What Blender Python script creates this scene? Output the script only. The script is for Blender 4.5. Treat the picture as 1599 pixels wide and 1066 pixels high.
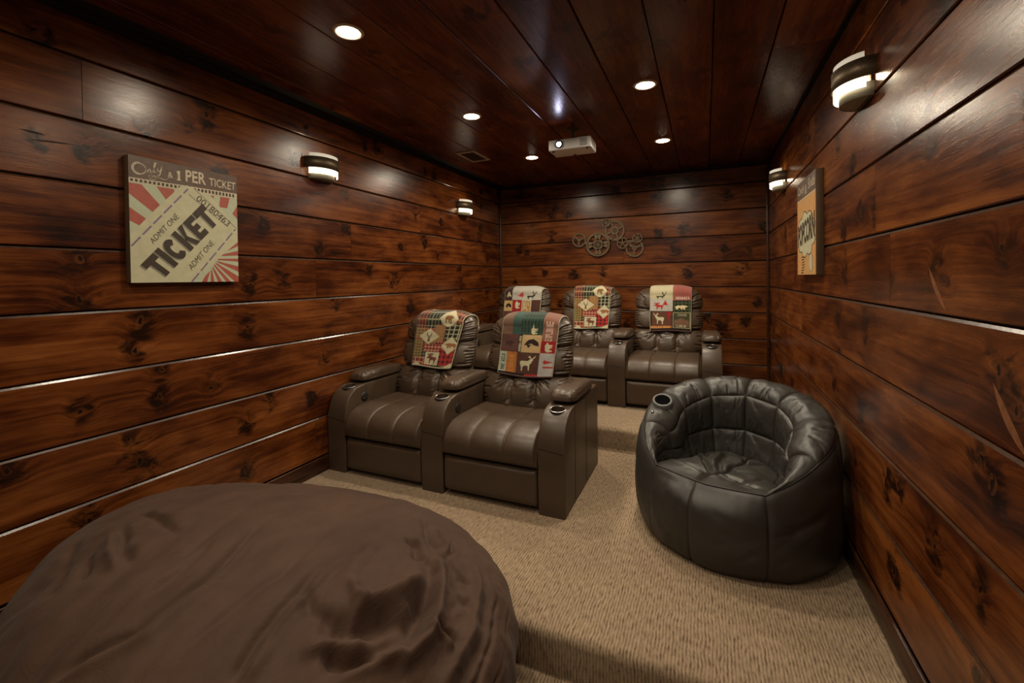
import bpy, bmesh, math, random
import numpy as np
from mathutils import Vector, Matrix
random.seed(7)
PI = math.pi
scene = bpy.context.scene
for o in list(bpy.data.objects):
    bpy.data.objects.remove(o)

# ------------------------------------------------------------------ camera, world, exposure
W, D, H = 3.188, 5.459, 2.616          # room width, back wall, ceiling (middle tier floor is z = 0)
F, PY = 689.71, 443.37                 # focal length and principal row, pixels of a 1599 x 1066 frame
YAW, PITCH, ROLL = 0.4126, 0.0132, -0.0128
cam_d = bpy.data.cameras.new('camera')
cam = bpy.data.objects.new('camera', cam_d)
scene.collection.objects.link(cam)
scene.camera = cam
cam.location = (2.5586, 0.0, 1.3876)
fw = Vector((-math.sin(YAW) * math.cos(PITCH), math.cos(YAW) * math.cos(PITCH), -math.sin(PITCH)))
rt = Vector((math.cos(YAW), math.sin(YAW), 0)); up = rt.cross(fw)
R_ = rt * math.cos(ROLL) + up * math.sin(ROLL)
U_ = up * math.cos(ROLL) - rt * math.sin(ROLL)
cam.rotation_euler = Matrix((R_, U_, -fw)).transposed().to_euler()
cam_d.sensor_width = 36.0
cam_d.lens = F / 1599.0 * 36.0
cam_d.shift_x = 0.0
cam_d.shift_y = (PY - 533.0) / 1599.0
cam_d.clip_start = 0.02

world = bpy.data.worlds.new('world'); scene.world = world
world.use_nodes = True
world.node_tree.nodes['Background'].inputs[0].default_value = (0.02, 0.015, 0.01, 1)
world.node_tree.nodes['Background'].inputs[1].default_value = 0.0
scene.view_settings.view_transform = 'Standard'
scene.view_settings.look = 'None'
scene.view_settings.gamma = 1.0
scene.view_settings.use_curve_mapping = False
scene.view_settings.exposure = 0.0
scene.cycles.max_bounces = 8
scene.cycles.diffuse_bounces = 5
scene.cycles.glossy_bounces = 4
scene.cycles.sample_clamp_indirect = 4.0
scene.cycles.use_denoising = True
CAN_POWER = [5.0, 6.5, 10.5, 13.0, 17.0]      # W of the recessed lights, from the front row to the back
CAN_GLOW = 40.0       # brightness of its lens
SCONCE_GLOW = 2.6

# ------------------------------------------------------------------ small helpers
def link(o, parent=None):
    scene.collection.objects.link(o)
    if parent is not None:
        o.parent = parent
    return o

def tag(o, label=None, cat=None, group=None, kind=None):
    if label: o['label'] = label
    if cat: o['category'] = cat
    if group: o['group'] = group
    if kind: o['kind'] = kind
    return o

def empty(name, loc=(0, 0, 0), rz=0.0, label=None, cat=None, group=None):
    o = bpy.data.objects.new(name, None); link(o)
    o.empty_display_size = 0.05
    o.location = loc; o.rotation_euler = (0, 0, rz)
    return tag(o, label, cat, group)

def shade(me, smooth=True):
    me.polygons.foreach_set('use_smooth', [smooth] * len(me.polygons))

def mesh_obj(name, verts, faces, m, parent=None, smooth=False):
    me = bpy.data.meshes.new(name)
    me.from_pydata([tuple(map(float, v)) for v in verts], [], faces)
    me.update()
    if smooth: shade(me)
    if m: me.materials.append(m)
    o = bpy.data.objects.new(name, me)
    return link(o, parent)

def grid_faces(nu, nv, cu=False, cv=False):
    iu = np.arange(nu if cu else nu - 1); iv = np.arange(nv if cv else nv - 1)
    I, J = np.meshgrid(iu, iv, indexing='ij')
    I2 = (I + 1) % nu; J2 = (J + 1) % nv
    return np.stack([I * nv + J, I2 * nv + J, I2 * nv + J2, I * nv + J2], -1).reshape(-1, 4)

def grid_obj(name, P, m, parent=None, cu=False, cv=False, smooth=True, flip=False, color=None, weld=False):
    nu, nv = P.shape[:2]
    fs = grid_faces(nu, nv, cu, cv)
    if flip: fs = fs[:, ::-1]
    me = bpy.data.meshes.new(name)
    me.vertices.add(nu * nv); me.vertices.foreach_set('co', P.reshape(-1).astype(np.float32))
    n = len(fs)
    me.loops.add(n * 4); me.loops.foreach_set('vertex_index', fs.reshape(-1).astype(np.int32))
    me.polygons.add(n); me.polygons.foreach_set('loop_start', np.arange(0, n * 4, 4, dtype=np.int32))
    me.polygons.foreach_set('loop_total', np.full(n, 4, dtype=np.int32))
    me.update(calc_edges=True)
    me.validate()
    if weld:
        bm = bmesh.new(); bm.from_mesh(me)
        bmesh.ops.remove_doubles(bm, verts=bm.verts, dist=1e-5)
        bm.to_mesh(me); bm.free()
    if smooth: shade(me)
    if color is not None:
        a = me.color_attributes.new('print', 'FLOAT_COLOR', 'POINT')
        c = np.concatenate([color.reshape(-1, 3), np.ones((nu * nv, 1))], 1).astype(np.float32)
        a.data.foreach_set('color', c.reshape(-1))
    if m: me.materials.append(m)
    return link(bpy.data.objects.new(name, me), parent)

def box_bm(bm, lo, hi, bevel=0.0, seg=2):
    r = bmesh.ops.create_cube(bm, size=1.0)
    for v in r['verts']:
        v.co = Vector([lo[i] + (v.co[i] + 0.5) * (hi[i] - lo[i]) for i in range(3)])
    if bevel > 0:
        es = list({e for v in r['verts'] for e in v.link_edges})
        bmesh.ops.bevel(bm, geom=es, offset=bevel, segments=seg, profile=0.5, affect='EDGES')

def bm_obj(name, bm, m, parent=None, smooth=False):
    bmesh.ops.recalc_face_normals(bm, faces=bm.faces)
    me = bpy.data.meshes.new(name); bm.to_mesh(me); bm.free()
    if smooth:
        shade(me)
        me.set_sharp_from_angle(angle=math.radians(50))
    if m: me.materials.append(m)
    return link(bpy.data.objects.new(name, me), parent)

def box(name, lo, hi, m, parent=None, bevel=0.0, seg=2):
    bm = bmesh.new(); box_bm(bm, lo, hi, bevel, seg)
    return bm_obj(name, bm, m, parent, smooth=bevel > 0)

def prism_bm(bm, poly, axis, a, b):
    """poly in the two other axes (in order), extruded from a to b along axis."""
    def mk(p, t):
        c = [0, 0, 0]; o = [i for i in range(3) if i != axis]
        c[axis] = t; c[o[0]] = p[0]; c[o[1]] = p[1]
        return bm.verts.new(c)
    A = [mk(p, a) for p in poly]; B = [mk(p, b) for p in poly]
    n = len(poly)
    bm.faces.new(A); bm.faces.new(B[::-1])
    for i in range(n):
        bm.faces.new((A[i], B[i], B[(i + 1) % n], A[(i + 1) % n]))
    return A, B

def tube(name, pts, r, m, parent=None, n=6, closed=False):
    P = np.array(pts, float); k = len(P)
    if closed:
        T = np.roll(P, -1, 0) - np.roll(P, 1, 0)
    else:
        T = np.gradient(P, axis=0)
    T /= np.linalg.norm(T, axis=1)[:, None] + 1e-12
    ref = np.array([0.0, 0.0, 1.0]) if abs(T[:, 2]).mean() < 0.8 else np.array([1.0, 0, 0])
    A = np.cross(T, ref); A /= np.linalg.norm(A, axis=1)[:, None] + 1e-12
    B = np.cross(T, A)
    t = np.linspace(0, 2 * PI, n, endpoint=False)
    G = P[:, None] + r * (A[:, None] * np.cos(t)[None, :, None] + B[:, None] * np.sin(t)[None, :, None])
    return grid_obj(name, G, m, parent, cu=closed, cv=True)

def disc_ring(name, c, r0, r1, z0, z1, m, parent=None, n=40):
    """annulus round vertical axis, rectangular section"""
    sec = [(r0, z0), (r1, z0), (r1, z1), (r0, z1)]
    t = np.linspace(0, 2 * PI, n, endpoint=False)
    G = np.array([[(c[0] + r * math.cos(a), c[1] + r * math.sin(a), c[2] + z) for r, z in sec] for a in t])
    return grid_obj(name, G, m, parent, cu=True, cv=True, smooth=False)

def lathe(name, c, prof, m, parent=None, n=40, a0=0.0, a1=2 * PI, smooth=True):
    full = abs(a1 - a0 - 2 * PI) < 1e-6
    t = np.linspace(a0, a1, n, endpoint=not full)
    G = np.array([[(c[0] + r * math.cos(a), c[1] + r * math.sin(a), c[2] + z) for r, z in prof] for a in t])
    return grid_obj(name, G, m, parent, cu=full, smooth=smooth)

_rng = np.random.RandomState(3)
_LAT = _rng.rand(64, 64, 64)
def vnoise(x, y, z=0.0):
    x, y, z = np.broadcast_arrays(np.asarray(x, float), np.asarray(y, float), np.asarray(z, float))
    xi, yi, zi = np.floor(x).astype(int), np.floor(y).astype(int), np.floor(z).astype(int)
    fx, fy, fz = x - xi, y - yi, z - zi
    s = lambda t: t * t * (3 - 2 * t)
    fx, fy, fz = s(fx), s(fy), s(fz)
    g = lambda a, b, c: _LAT[a & 63, b & 63, c & 63]
    r = 0
    for dx in (0, 1):
        for dy in (0, 1):
            for dz in (0, 1):
                w = (fx if dx else 1 - fx) * (fy if dy else 1 - fy) * (fz if dz else 1 - fz)
                r = r + w * g(xi + dx, yi + dy, zi + dz)
    return r * 2 - 1
def fbm(x, y, z=0.0, o=3):
    r = 0; a = 1.0
    for i in range(o):
        r = r + a * vnoise(x * 2 ** i + 7 * i, y * 2 ** i + 3 * i, np.asarray(z) * 2 ** i)
        a *= 0.5
    return r
def smooth(a, b, x):
    t = np.clip((x - a) / (b - a), 0, 1); return t * t * (3 - 2 * t)
def spow(a, e):
    return np.sign(a) * np.abs(a) ** e
def segdist(P, pts):
    """distance from P (...,k) to polyline, and parameter 0..1 along it"""
    best = np.full(P.shape[:-1], 1e9); par = np.zeros(P.shape[:-1]); n = len(pts) - 1
    for i in range(n):
        A = np.array(pts[i], float); B = np.array(pts[i + 1], float); AB = B - A
        t = np.clip(((P - A) @ AB) / (AB @ AB + 1e-12), 0, 1)
        d = np.linalg.norm(P - (A + t[..., None] * AB), axis=-1)
        m = d < best
        best = np.where(m, d, best); par = np.where(m, (i + t) / n, par)
    return best, par
def groove(P, pts, w, depth, taper=True):
    d, t = segdist(P, pts)
    f = np.exp(-(d / w) ** 2)
    if taper: f = f * np.clip(np.minimum(t, 1 - t) * 5 + 0.15, 0, 1)
    return -depth * f
def normals(P, cu=False):
    du = (np.roll(P, -1, 0) - np.roll(P, 1, 0)) if cu else np.gradient(P, axis=0)
    dv = np.gradient(P, axis=1)
    n = np.cross(du, dv)
    return n / (np.linalg.norm(n, axis=-1, keepdims=True) + 1e-12)

# ------------------------------------------------------------------ materials
class NT:
    def __init__(s, name):
        s.m = bpy.data.materials.new(name); s.m.use_nodes = True
        s.t = s.m.node_tree; s.b = s.t.nodes['Principled BSDF']
    def n(s, typ, **kw):
        nd = s.t.nodes.new(typ)
        for k, v in kw.items(): setattr(nd, k, v)
        return nd
    def l(s, a, b): s.t.links.new(a, b)
    def put(s, sock, v):
        if isinstance(v, (int, float, tuple, list)): sock.default_value = v
        else: s.l(v, sock)
    def math(s, op, a, b=0.0, c=None, clamp=False):
        nd = s.n('ShaderNodeMath', operation=op, use_clamp=clamp)
        s.put(nd.inputs[0], a); s.put(nd.inputs[1], b)
        if c is not None: s.put(nd.inputs[2], c)
        return nd.outputs[0]
    def vmath(s, op, a, b=(0, 0, 0)):
        nd = s.n('ShaderNodeVectorMath', operation=op)
        s.put(nd.inputs[0], a); s.put(nd.inputs[1], b)
        return nd.outputs['Value'] if op in ('LENGTH', 'DOT_PRODUCT', 'DISTANCE') else nd.outputs[0]
    def obj(s): return s.n('ShaderNodeTexCoord').outputs['Object']
    def noise(s, vec, scale, detail=3.0, rough=0.5, dist=0.0):
        nd = s.n('ShaderNodeTexNoise')
        s.l(vec, nd.inputs['Vector']); nd.inputs['Scale'].default_value = scale
        nd.inputs['Detail'].default_value = detail; nd.inputs['Roughness'].default_value = rough
        nd.inputs['Distortion'].default_value = dist
        return nd.outputs['Fac']
    def ramp(s, fac, stops, interp='LINEAR'):
        nd = s.n('ShaderNodeValToRGB'); s.l(fac, nd.inputs[0]); cr = nd.color_ramp; cr.interpolation = interp
        while len(cr.elements) < len(stops): cr.elements.new(0.5)
        for e, (p, c) in zip(cr.elements, stops):
            e.position = p; e.color = (*c, 1) if len(c) == 3 else c
        return nd.outputs[0]
    def mix(s, fac, a, b, blend='MIX'):
        nd = s.n('ShaderNodeMix', data_type='RGBA', blend_type=blend)
        s.put(nd.inputs[0], fac)
        for i, v in ((6, a), (7, b)):
            if isinstance(v, tuple): nd.inputs[i].default_value = (*v, 1) if len(v) == 3 else v
            else: s.l(v, nd.inputs[i])
        return nd.outputs[2]
    def bump(s, h, strength=0.3, dist=0.002, normal=None):
        nd = s.n('ShaderNodeBump'); s.l(h, nd.inputs['Height'])
        nd.inputs['Strength'].default_value = strength; nd.inputs['Distance'].default_value = dist
        if normal is not None: s.l(normal, nd.inputs['Normal'])
        s.l(nd.outputs[0], s.b.inputs['Normal']); return nd.outputs[0]
    def set(s, **kw):
        for k, v in kw.items():
            k = {'color': 'Base Color', 'rough': 'Roughness', 'metal': 'Metallic', 'spec': 'Specular IOR Level',
                 'coat': 'Coat Weight', 'coat_rough': 'Coat Roughness', 'sheen': 'Sheen Weight', 'ecol': 'Emission Color',
                 'estr': 'Emission Strength', 'trans': 'Transmission Weight', 'alpha': 'Alpha', 'sheen_rough': 'Sheen Roughness'}[k]
            if isinstance(v, tuple) and len(v) == 3: v = (*v, 1)
            s.put(s.b.inputs[k], v)
        return s.m

def simple(name, color, rough=0.5, metal=0.0, var=0.12, scale=40.0, bump=0.0, **kw):
    s = NT(name)
    f = s.noise(s.obj(), scale, 4)
    c2 = tuple(max(0, x * (1 - var)) for x in color); c3 = tuple(x * (1 + var) for x in color)
    s.set(color=s.ramp(f, [(0.3, c2), (0.7, c3)]), rough=rough, metal=metal, **kw)
    if bump: s.bump(f, bump, 0.001)
    return s.m

def glow(name, col, strength):
    s = NT(name)
    return s.set(color=(0.8, 0.8, 0.8), rough=0.4, ecol=col, estr=strength)

def wood_material(name, tint=0.58, red=0.0, knots=6):
    s = NT(name)
    p = s.obj()
    rnd = s.n('ShaderNodeObjectInfo').outputs['Random']
    comb = s.n('ShaderNodeCombineXYZ')
    s.l(s.math('MULTIPLY', rnd, 37.0), comb.inputs[0]); s.l(s.math('MULTIPLY', rnd, 91.0), comb.inputs[1])
    q = s.vmath('ADD', p, comb.outputs[0])
    # a wobble so that knots and figure are irregular
    wob = s.n('ShaderNodeTexNoise'); s.l(q, wob.inputs['Vector']); wob.inputs['Scale'].default_value = 14
    wob.inputs['Detail'].default_value = 3
    wv = s.vmath('MULTIPLY', s.vmath('SUBTRACT', wob.outputs['Color'], (0.5, 0.5, 0.5)), (0.07, 0.07, 0.0))
    pw = s.vmath('ADD', p, wv)
    sum_w = None; core = None; halo = None
    for i in range(knots):
        at = s.n('ShaderNodeAttribute', attribute_type='OBJECT', attribute_name='k%d' % i)
        kv = at.outputs['Vector']
        sep = s.n('ShaderNodeSeparateXYZ'); s.l(kv, sep.inputs[0])
        xy = s.n('ShaderNodeCombineXYZ'); s.l(sep.outputs[0], xy.inputs[0]); s.l(sep.outputs[1], xy.inputs[1])
        d0 = s.vmath('MULTIPLY', s.vmath('SUBTRACT', pw, xy.outputs[0]), (1.0, 0.72, 0.0))
        d = s.math('DIVIDE', s.vmath('LENGTH', d0), sep.outputs[2])
        w = s.math('POWER', 2.718, s.math('MULTIPLY', s.math('MULTIPLY', d, d), -0.35))
        c = s.math('SUBTRACT', 1.0, s.math('MULTIPLY', d, 1.5), clamp=True)
        w3 = s.math('POWER', 2.718, s.math('MULTIPLY', s.math('MULTIPLY', d, d), -0.13))
        if sum_w is None: sum_w, core, halo = w, c, w3
        else: sum_w = s.math('ADD', sum_w, w); core = s.math('MAXIMUM', core, c); halo = s.math('MAXIMUM', halo, w3)
    # grain flows round the knots
    big = s.noise(s.vmath('MULTIPLY', q, (0.7, 5.0, 1.0)), 1.0, 3, 0.5)
    sepq = s.n('ShaderNodeSeparateXYZ'); s.l(q, sepq.inputs[0])
    y = s.math('ADD', sepq.outputs[1], s.math('MULTIPLY', sum_w, 0.05))
    y = s.math('ADD', y, s.math('MULTIPLY', big, 0.10))
    gc = s.n('ShaderNodeCombineXYZ'); s.l(s.math('MULTIPLY', sepq.outputs[0], 1.3), gc.inputs[0]); s.l(s.math('MULTIPLY', y, 34.0), gc.inputs[1])
    grain = s.noise(gc.outputs[0], 1.0, 5, 0.6)
    gf = s.n('ShaderNodeCombineXYZ'); s.l(s.math('MULTIPLY', sepq.outputs[0], 9.0), gf.inputs[0]); s.l(s.math('MULTIPLY', y, 260.0), gf.inputs[1])
    fine = s.noise(gf.outputs[0], 1.0, 3, 0.6)
    blot = s.noise(s.vmath('MULTIPLY', q, (2.2, 6.0, 1.0)), 1.0, 4, 0.55, 0.4)
    t = s.math('ADD', s.math('MULTIPLY', grain, 0.55), s.math('MULTIPLY', blot, 0.75))
    t = s.math('ADD', t, s.math('MULTIPLY', fine, 0.16))
    t = s.math('ADD', t, s.math('MULTIPLY', s.math('SUBTRACT', rnd, 0.5), 0.12))
    k = tint
    col = s.ramp(t, [(0.48, (0.016 * k, 0.0035 * k, 0.0015 * k)), (0.63, (0.095 * k, 0.0205 * k, 0.0048 * k)),
                     (0.76, (0.215 * k, 0.057 * k, 0.0120 * k)), (0.93, (0.38 * k, 0.120 * k, 0.028 * k))])
    # dark stain that pools round knots, light rim, black heart
    kn = s.noise(s.vmath('MULTIPLY', q, (20, 20, 1)), 1.0, 3)
    kn2 = s.noise(s.vmath('MULTIPLY', q, (9, 16, 1)), 1.0, 4, 0.6, 0.8)
    dark = s.math('MULTIPLY', s.math('ADD', s.math('SUBTRACT', halo, 0.62), s.math('MULTIPLY', s.math('SUBTRACT', kn2, 0.5), 2.2)), 2.4, clamp=True)
    dark = s.math('MULTIPLY', dark, s.math('MULTIPLY', halo, 1.25, clamp=True))
    col = s.mix(s.math('MULTIPLY', dark, 0.95, clamp=True), col, (0.016 * k, 0.0045 * k, 0.002 * k))
    ringv = s.math('SINE', s.math('MULTIPLY', sum_w, 26.0))
    rim = s.math('MULTIPLY', s.math('GREATER_THAN', core, 0.02), s.math('MULTIPLY', s.math('ADD', ringv, 1.0), 0.30))
    col = s.mix(rim, col, (0.20 * k, 0.062 * k, 0.016 * k))
    col = s.mix(s.math('GREATER_THAN', core, 0.62), col, (0.010, 0.004, 0.002))
    if red: col = s.mix(red, col, (0.085, 0.010, 0.004))
    rr = s.math('ADD', s.math('MULTIPLY', fine, 0.16), 0.17)
    s.set(color=col, rough=rr, spec=0.42)
    h = s.math('ADD', s.math('MULTIPLY', fine, 0.5), s.math('MULTIPLY', grain, 0.9))
    h = s.math('ADD', h, s.math('MULTIPLY', s.noise(s.vmath('MULTIPLY', q, (60, 130, 1)), 1.0, 2), 0.35))
    h = s.math('ADD', h, s.math('MULTIPLY', s.noise(s.vmath('MULTIPLY', q, (120, 420, 1)), 1.0, 2), 0.30))
    s.bump(h, 0.36, 0.0011)
    return s.m

def leather(name, col, rough, scale=260.0, spec=0.5, bump=0.25):
    s = NT(name)
    p = s.obj()
    v = s.n('ShaderNodeTexVoronoi'); s.l(p, v.inputs['Vector']); v.inputs['Scale'].default_value = scale
    big = s.noise(p, 5.0, 3)
    c = s.ramp(big, [(0.3, tuple(x * 0.86 for x in col)), (0.7, tuple(x * 1.12 for x in col))])
    s.set(color=c, rough=s.math('ADD', s.math('MULTIPLY', big, 0.12), rough - 0.06), spec=spec)
    h = s.math('ADD', v.outputs['Distance'], s.math('MULTIPLY', s.noise(p, 45.0, 3), 1.6))
    s.bump(h, bump, 0.0007)
    return s.m

def carpet_material():
    s = NT('ribbed_carpet')
    p = s.obj()
    sep = s.n('ShaderNodeSeparateXYZ'); s.l(p, sep.inputs[0])
    wob = s.noise(p, 9.0, 3)
    x = s.math('ADD', sep.outputs[0], s.math('MULTIPLY', wob, 0.02))
    rib = s.math('SINE', s.math('MULTIPLY', x, 2 * PI / 0.0125))
    yz = s.math('ADD', sep.outputs[1], sep.outputs[2])
    cv = s.n('ShaderNodeCombineXYZ'); s.l(s.math('MULTIPLY', x, 110.0), cv.inputs[0]); s.l(s.math('MULTIPLY', yz, 26.0), cv.inputs[1])
    seg = s.noise(cv.outputs[0], 1.0, 3, 0.6)
    fib = s.noise(p, 420.0, 2, 0.6)
    t = s.math('ADD', s.math('MULTIPLY', rib, 0.10), s.math('MULTIPLY', seg, 0.85))
    t = s.math('ADD', t, s.math('MULTIPLY', s.noise(p, 230.0, 3, 0.7), 0.35))
    lum = s.noise(p, 2.2, 2)
    c = s.ramp(t, [(0.38, (0.060, 0.036, 0.020)), (0.50, (0.215, 0.150, 0.092)), (0.75, (0.42, 0.310, 0.205))])
    c = s.mix(0.25, c, s.ramp(lum, [(0.3, (0.15, 0.10, 0.06)), (0.7, (0.33, 0.235, 0.145))]))
    s.set(color=c, rough=0.95, spec=0.1, sheen=0.25)
    s.bump(t, 0.9, 0.004)
    return s.m

M = {}
st_ = NT('dark_stained_trim'); p_ = st_.obj()
f_ = st_.noise(st_.vmath('MULTIPLY', p_, (60, 2.5, 60)), 1.0, 4)
st_.set(color=st_.ramp(f_, [(0.35, (0.018, 0.006, 0.003)), (0.65, (0.070, 0.025, 0.010))]), rough=0.28)
M['trim_wood'] = st_.m
M['wood'] = wood_material('stained_knotty_pine')
M['ceil_wood'] = wood_material('stained_ceiling_pine', tint=0.62, red=0.30)

M['cup_shade'] = simple('cup_well_shade', (0.002, 0.002, 0.002), 1.0, spec=0.05)  # shade inside a cup well, put into the colour of a flat disc
M['edge'] = simple('varnished_board_edge', (0.050, 0.022, 0.010), 0.24, 0, 0.4, 30, 0.35, spec=0.7)
M['black'] = simple('dark_gap', (0.012, 0.006, 0.004), 0.8)
M['leather'] = leather('brown_leather', (0.066, 0.041, 0.025), 0.40)
M['seam'] = simple('leather_seam', (0.028, 0.017, 0.011), 0.6)
M['chair_leather'] = leather('black_brown_leather', (0.033, 0.030, 0.026), 0.43, 200.0)
M['chair_seam'] = simple('dark_piping', (0.012, 0.010, 0.009), 0.5)
M['black_plastic'] = simple('black_plastic', (0.012, 0.011, 0.011), 0.5)
M['chrome'] = simple('steel_ring', (0.45, 0.44, 0.42), 0.28, 1.0)
M['grey_ring'] = simple('grey_vinyl_ring', (0.12, 0.12, 0.12), 0.45)
M['carpet'] = carpet_material()
M['bronze'] = simple('brushed_bronze', (0.12, 0.085, 0.052), 0.5, 0.8, 0.2, 90)
M['can_glow'] = glow('downlight_lens', (1.0, 0.86, 0.62), CAN_GLOW)
M['can_trim'] = simple('downlight_trim', (0.55, 0.45, 0.33), 0.5)
M['glass_glow'] = glow('frosted_glass_lit', (1.0, 0.86, 0.62), SCONCE_GLOW)
M['glass_dim'] = glow('frosted_glass', (1.0, 0.86, 0.62), SCONCE_GLOW * 0.12)
M['cup_metal'] = simple('grey_cup_enamel', (0.30, 0.28, 0.21), 0.5)
M['white_plastic'] = simple('white_plastic', (0.74, 0.73, 0.72), 0.4, 0, 0.03)
M['vent_paint'] = simple('vent_brown_paint', (0.33, 0.22, 0.14), 0.5)
M['lens_glow'] = glow('projector_lens_light', (0.72, 0.72, 1.0), 60.0)
M['reel_metal'] = simple('antique_bronze_metal', (0.14, 0.095, 0.055), 0.5, 0.55, 0.25, 120, 0.2)
M['paint_dark'] = simple('dark_wall_paint', (0.05, 0.035, 0.025), 0.8)

s = NT('brown_microsuede')
p = s.obj()
n1 = s.noise(p, 4.0, 4); n2 = s.noise(p, 900.0, 2)
n3 = s.noise(s.vmath('MULTIPLY', p, (14, 5, 8)), 1.0, 4)
s.set(color=s.ramp(s.math('ADD', s.math('MULTIPLY', n1, 0.5), s.math('MULTIPLY', n3, 0.5)), [(0.3, (0.046, 0.022, 0.013)), (0.7, (0.078, 0.041, 0.025))]),
      rough=0.72, spec=0.25, sheen=0.07, sheen_rough=0.4)
rdg = s.math('ABSOLUTE', s.math('SUBTRACT', s.noise(s.vmath('MULTIPLY', p, (1.0, .62, 1.0)), 17.0, 4, 0.6, 0.6), 0.5))
s.bump(s.math('ADD', s.math('MULTIPLY', rdg, 5.0), s.math('MULTIPLY', n2, 0.6)), 0.30, 0.004)
M['suede'] = s.m

def print_material(name):
    s = NT(name)
    a = s.n('ShaderNodeAttribute', attribute_name='print')
    f = s.noise(s.obj(), 600.0, 2)
    s.set(color=a.outputs['Color'], rough=0.95, spec=0.1, sheen=0.3)
    s.bump(f, 0.5, 0.002)
    return s.m
M['fleece'] = print_material('printed_fleece')
M['cream'] = simple('printed_cream', (0.40, 0.43, 0.30), 0.5, 0, 0.06, 30)
M['ticket_cream'] = simple('printed_ticket_cream', (0.46, 0.44, 0.29), 0.5, 0, 0.08, 25)
M['print_red'] = simple('printed_faded_red', (0.33, 0.075, 0.05), 0.5, 0, 0.12, 60)
M['print_brown'] = simple('printed_brown', (0.105, 0.065, 0.045), 0.5, 0, 0.2, 60)
M['print_ink'] = simple('printed_ink', (0.040, 0.026, 0.016), 0.5)
M['print_purple'] = simple('printed_purple', (0.17, 0.12, 0.20), 0.5, 0, 0.15, 60)
M['print_grey'] = simple('printed_grey', (0.20, 0.19, 0.15), 0.5)
M['print_letter'] = simple('printed_letter_cream', (0.50, 0.42, 0.30), 0.5, 0, 0.2, 90)
M['print_orange'] = simple('printed_orange', (0.50, 0.20, 0.055), 0.5, 0, 0.1, 60)
M['frame_brown'] = simple('canvas_edge_brown', (0.10, 0.060, 0.030), 0.6)

# ------------------------------------------------------------------ room shell
J = [0.1144, 0.4025, 0.687, 0.975, 1.263, 1.546, 1.839, 2.118, 2.402, 2.583]   # heights of the board joints
GAP = 0.0065; TH = 0.020
def plank(parent, name, u0, u1, v0, v1, place, mat, knots=(), ch=0.0075, th=TH):
    """a board with chamfered long edges; local X along the board, Y across, Z out of the wall"""
    L = (u1 - u0) / 2 - 0.0012; hgt = (v1 - v0) / 2 - GAP / 2
    prof = [(-hgt, -th), (-hgt, -ch * .6), (-hgt + ch * .5, 0), (hgt - ch * 1.1, 0), (hgt, -ch * .75), (hgt, -th)]
    V = []
    for x in (-L, L):
        for y, z in prof: V.append((x, y, z))
    n = len(prof)
    Fc = [(i, i + 1, n + i + 1, n + i) for i in range(n - 1)] + [tuple(range(n))[::-1], tuple(range(n, 2 * n))]
    o = mesh_obj(name, V, Fc, mat, parent)
    if mat is not M['ceil_wood']:
        o.data.materials.append(M['edge']); o.data.polygons[3].material_index = 1
    place(o, (u0 + u1) / 2, (v0 + v1) / 2)
    ks = list(knots)[:6]
    tries = 0
    while len(ks) < 6 and tries < 30:
        tries += 1
        if len(ks) < min(6, 1 + int(2 * L / 0.75)) :
            ks.append((random.uniform(u0, u1), random.uniform(v0 + .04, v1 - .04), random.uniform(0.018, 0.038)))
        else:
            ks.append((u0 - 50, v0 - 50, 0.01))
    for i, (a, b, r) in enumerate(ks):
        x, y = (a - (u0 + u1) / 2), (b - (v0 + v1) / 2)
        if place.flip: x = -x
        o['k%d' % i] = [float(x), float(y), float(r)]
    return o

def placer(kind):
    def f(o, u, v):
        if kind == 'left':      # normal +X ; u = world y ; local X -> +Y , Y -> Z , Z -> +X
            o.matrix_local = Matrix(((0, 0, 1, 0.0), (1, 0, 0, u), (0, 1, 0, v), (0, 0, 0, 1)))
        elif kind == 'right':   # normal -X ; local X -> -Y
            o.matrix_local = Matrix(((0, 0, -1, W), (-1, 0, 0, u), (0, 1, 0, v), (0, 0, 0, 1)))
        elif kind == 'back':    # normal -Y ; local X -> +X
            o.matrix_local = Matrix(((1, 0, 0, u), (0, 0, -1, D), (0, 1, 0, v), (0, 0, 0, 1)))
        elif kind == 'ceil':    # normal -Z ; u = world y (length), v = world x
            o.matrix_local = Matrix(((0, 1, 0, v), (1, 0, 0, u), (0, 0, -1, H), (0, 0, 0, 1)))
    f.flip = kind == 'right'
    return f

Y0 = -1.7
KL = [(1.027, 1.49, .03), (1.03, 1.313, .045), (1.259, 1.197, .04), (1.235, 1.052, .034), (1.818, 1.112, .036), (1.332, 0.8, .032), (1.025, 0.821, .028),
      (1.594, 0.799, .03), (1.341, 0.943, .028), (1.208, 0.632, .024), (1.245, 0.505, .05), (1.793, 0.531, .034), (1.95, 0.635, .03), (0.789, 0.642, .035),
      (1.044, 0.313, .03), (1.799, 0.247, .03), (1.068, 1.995, .036), (3.303, 1.69, .02), (2.623, 1.792, .032), (2.065, 1.416, .036), (3.926, 1.64, .02),
      (2.885, 1.478, .024), (3.195, 1.368, .03), (2.518, 1.212, .026), (3.442, 1.122, .036), (2.399, 0.802, .026), (3.037, 0.872, .024), (1.901, 0.842, .022),
      (2.284, 0.563, .03), (1.939, 1.749, .028), (0.911, 2.002, .02), (1.309, 2.131, .03), (2.643, 2.073, .03), (3.535, 2.012, .028), (4.01, 2.004, .03)]
KB = [(0.278, 1.769, .03), (0.641, 1.443, .026), (1.028, 1.412, .04), (1.395, 1.454, .034), (0.735, 1.914, .036), (2.246, 1.695, .042), (2.33, 1.924, .036),
      (2.767, 1.665, .036), (2.368, 1.437, .036), (2.937, 1.469, .036), (2.587, 0.912, .04), (3.083, 1.07, .03), (2.743, 0.816, .05), (0.221, 1.337, .02),
      (0.462, 2.096, .02), (2.965, 0.893, .04)]
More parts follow.
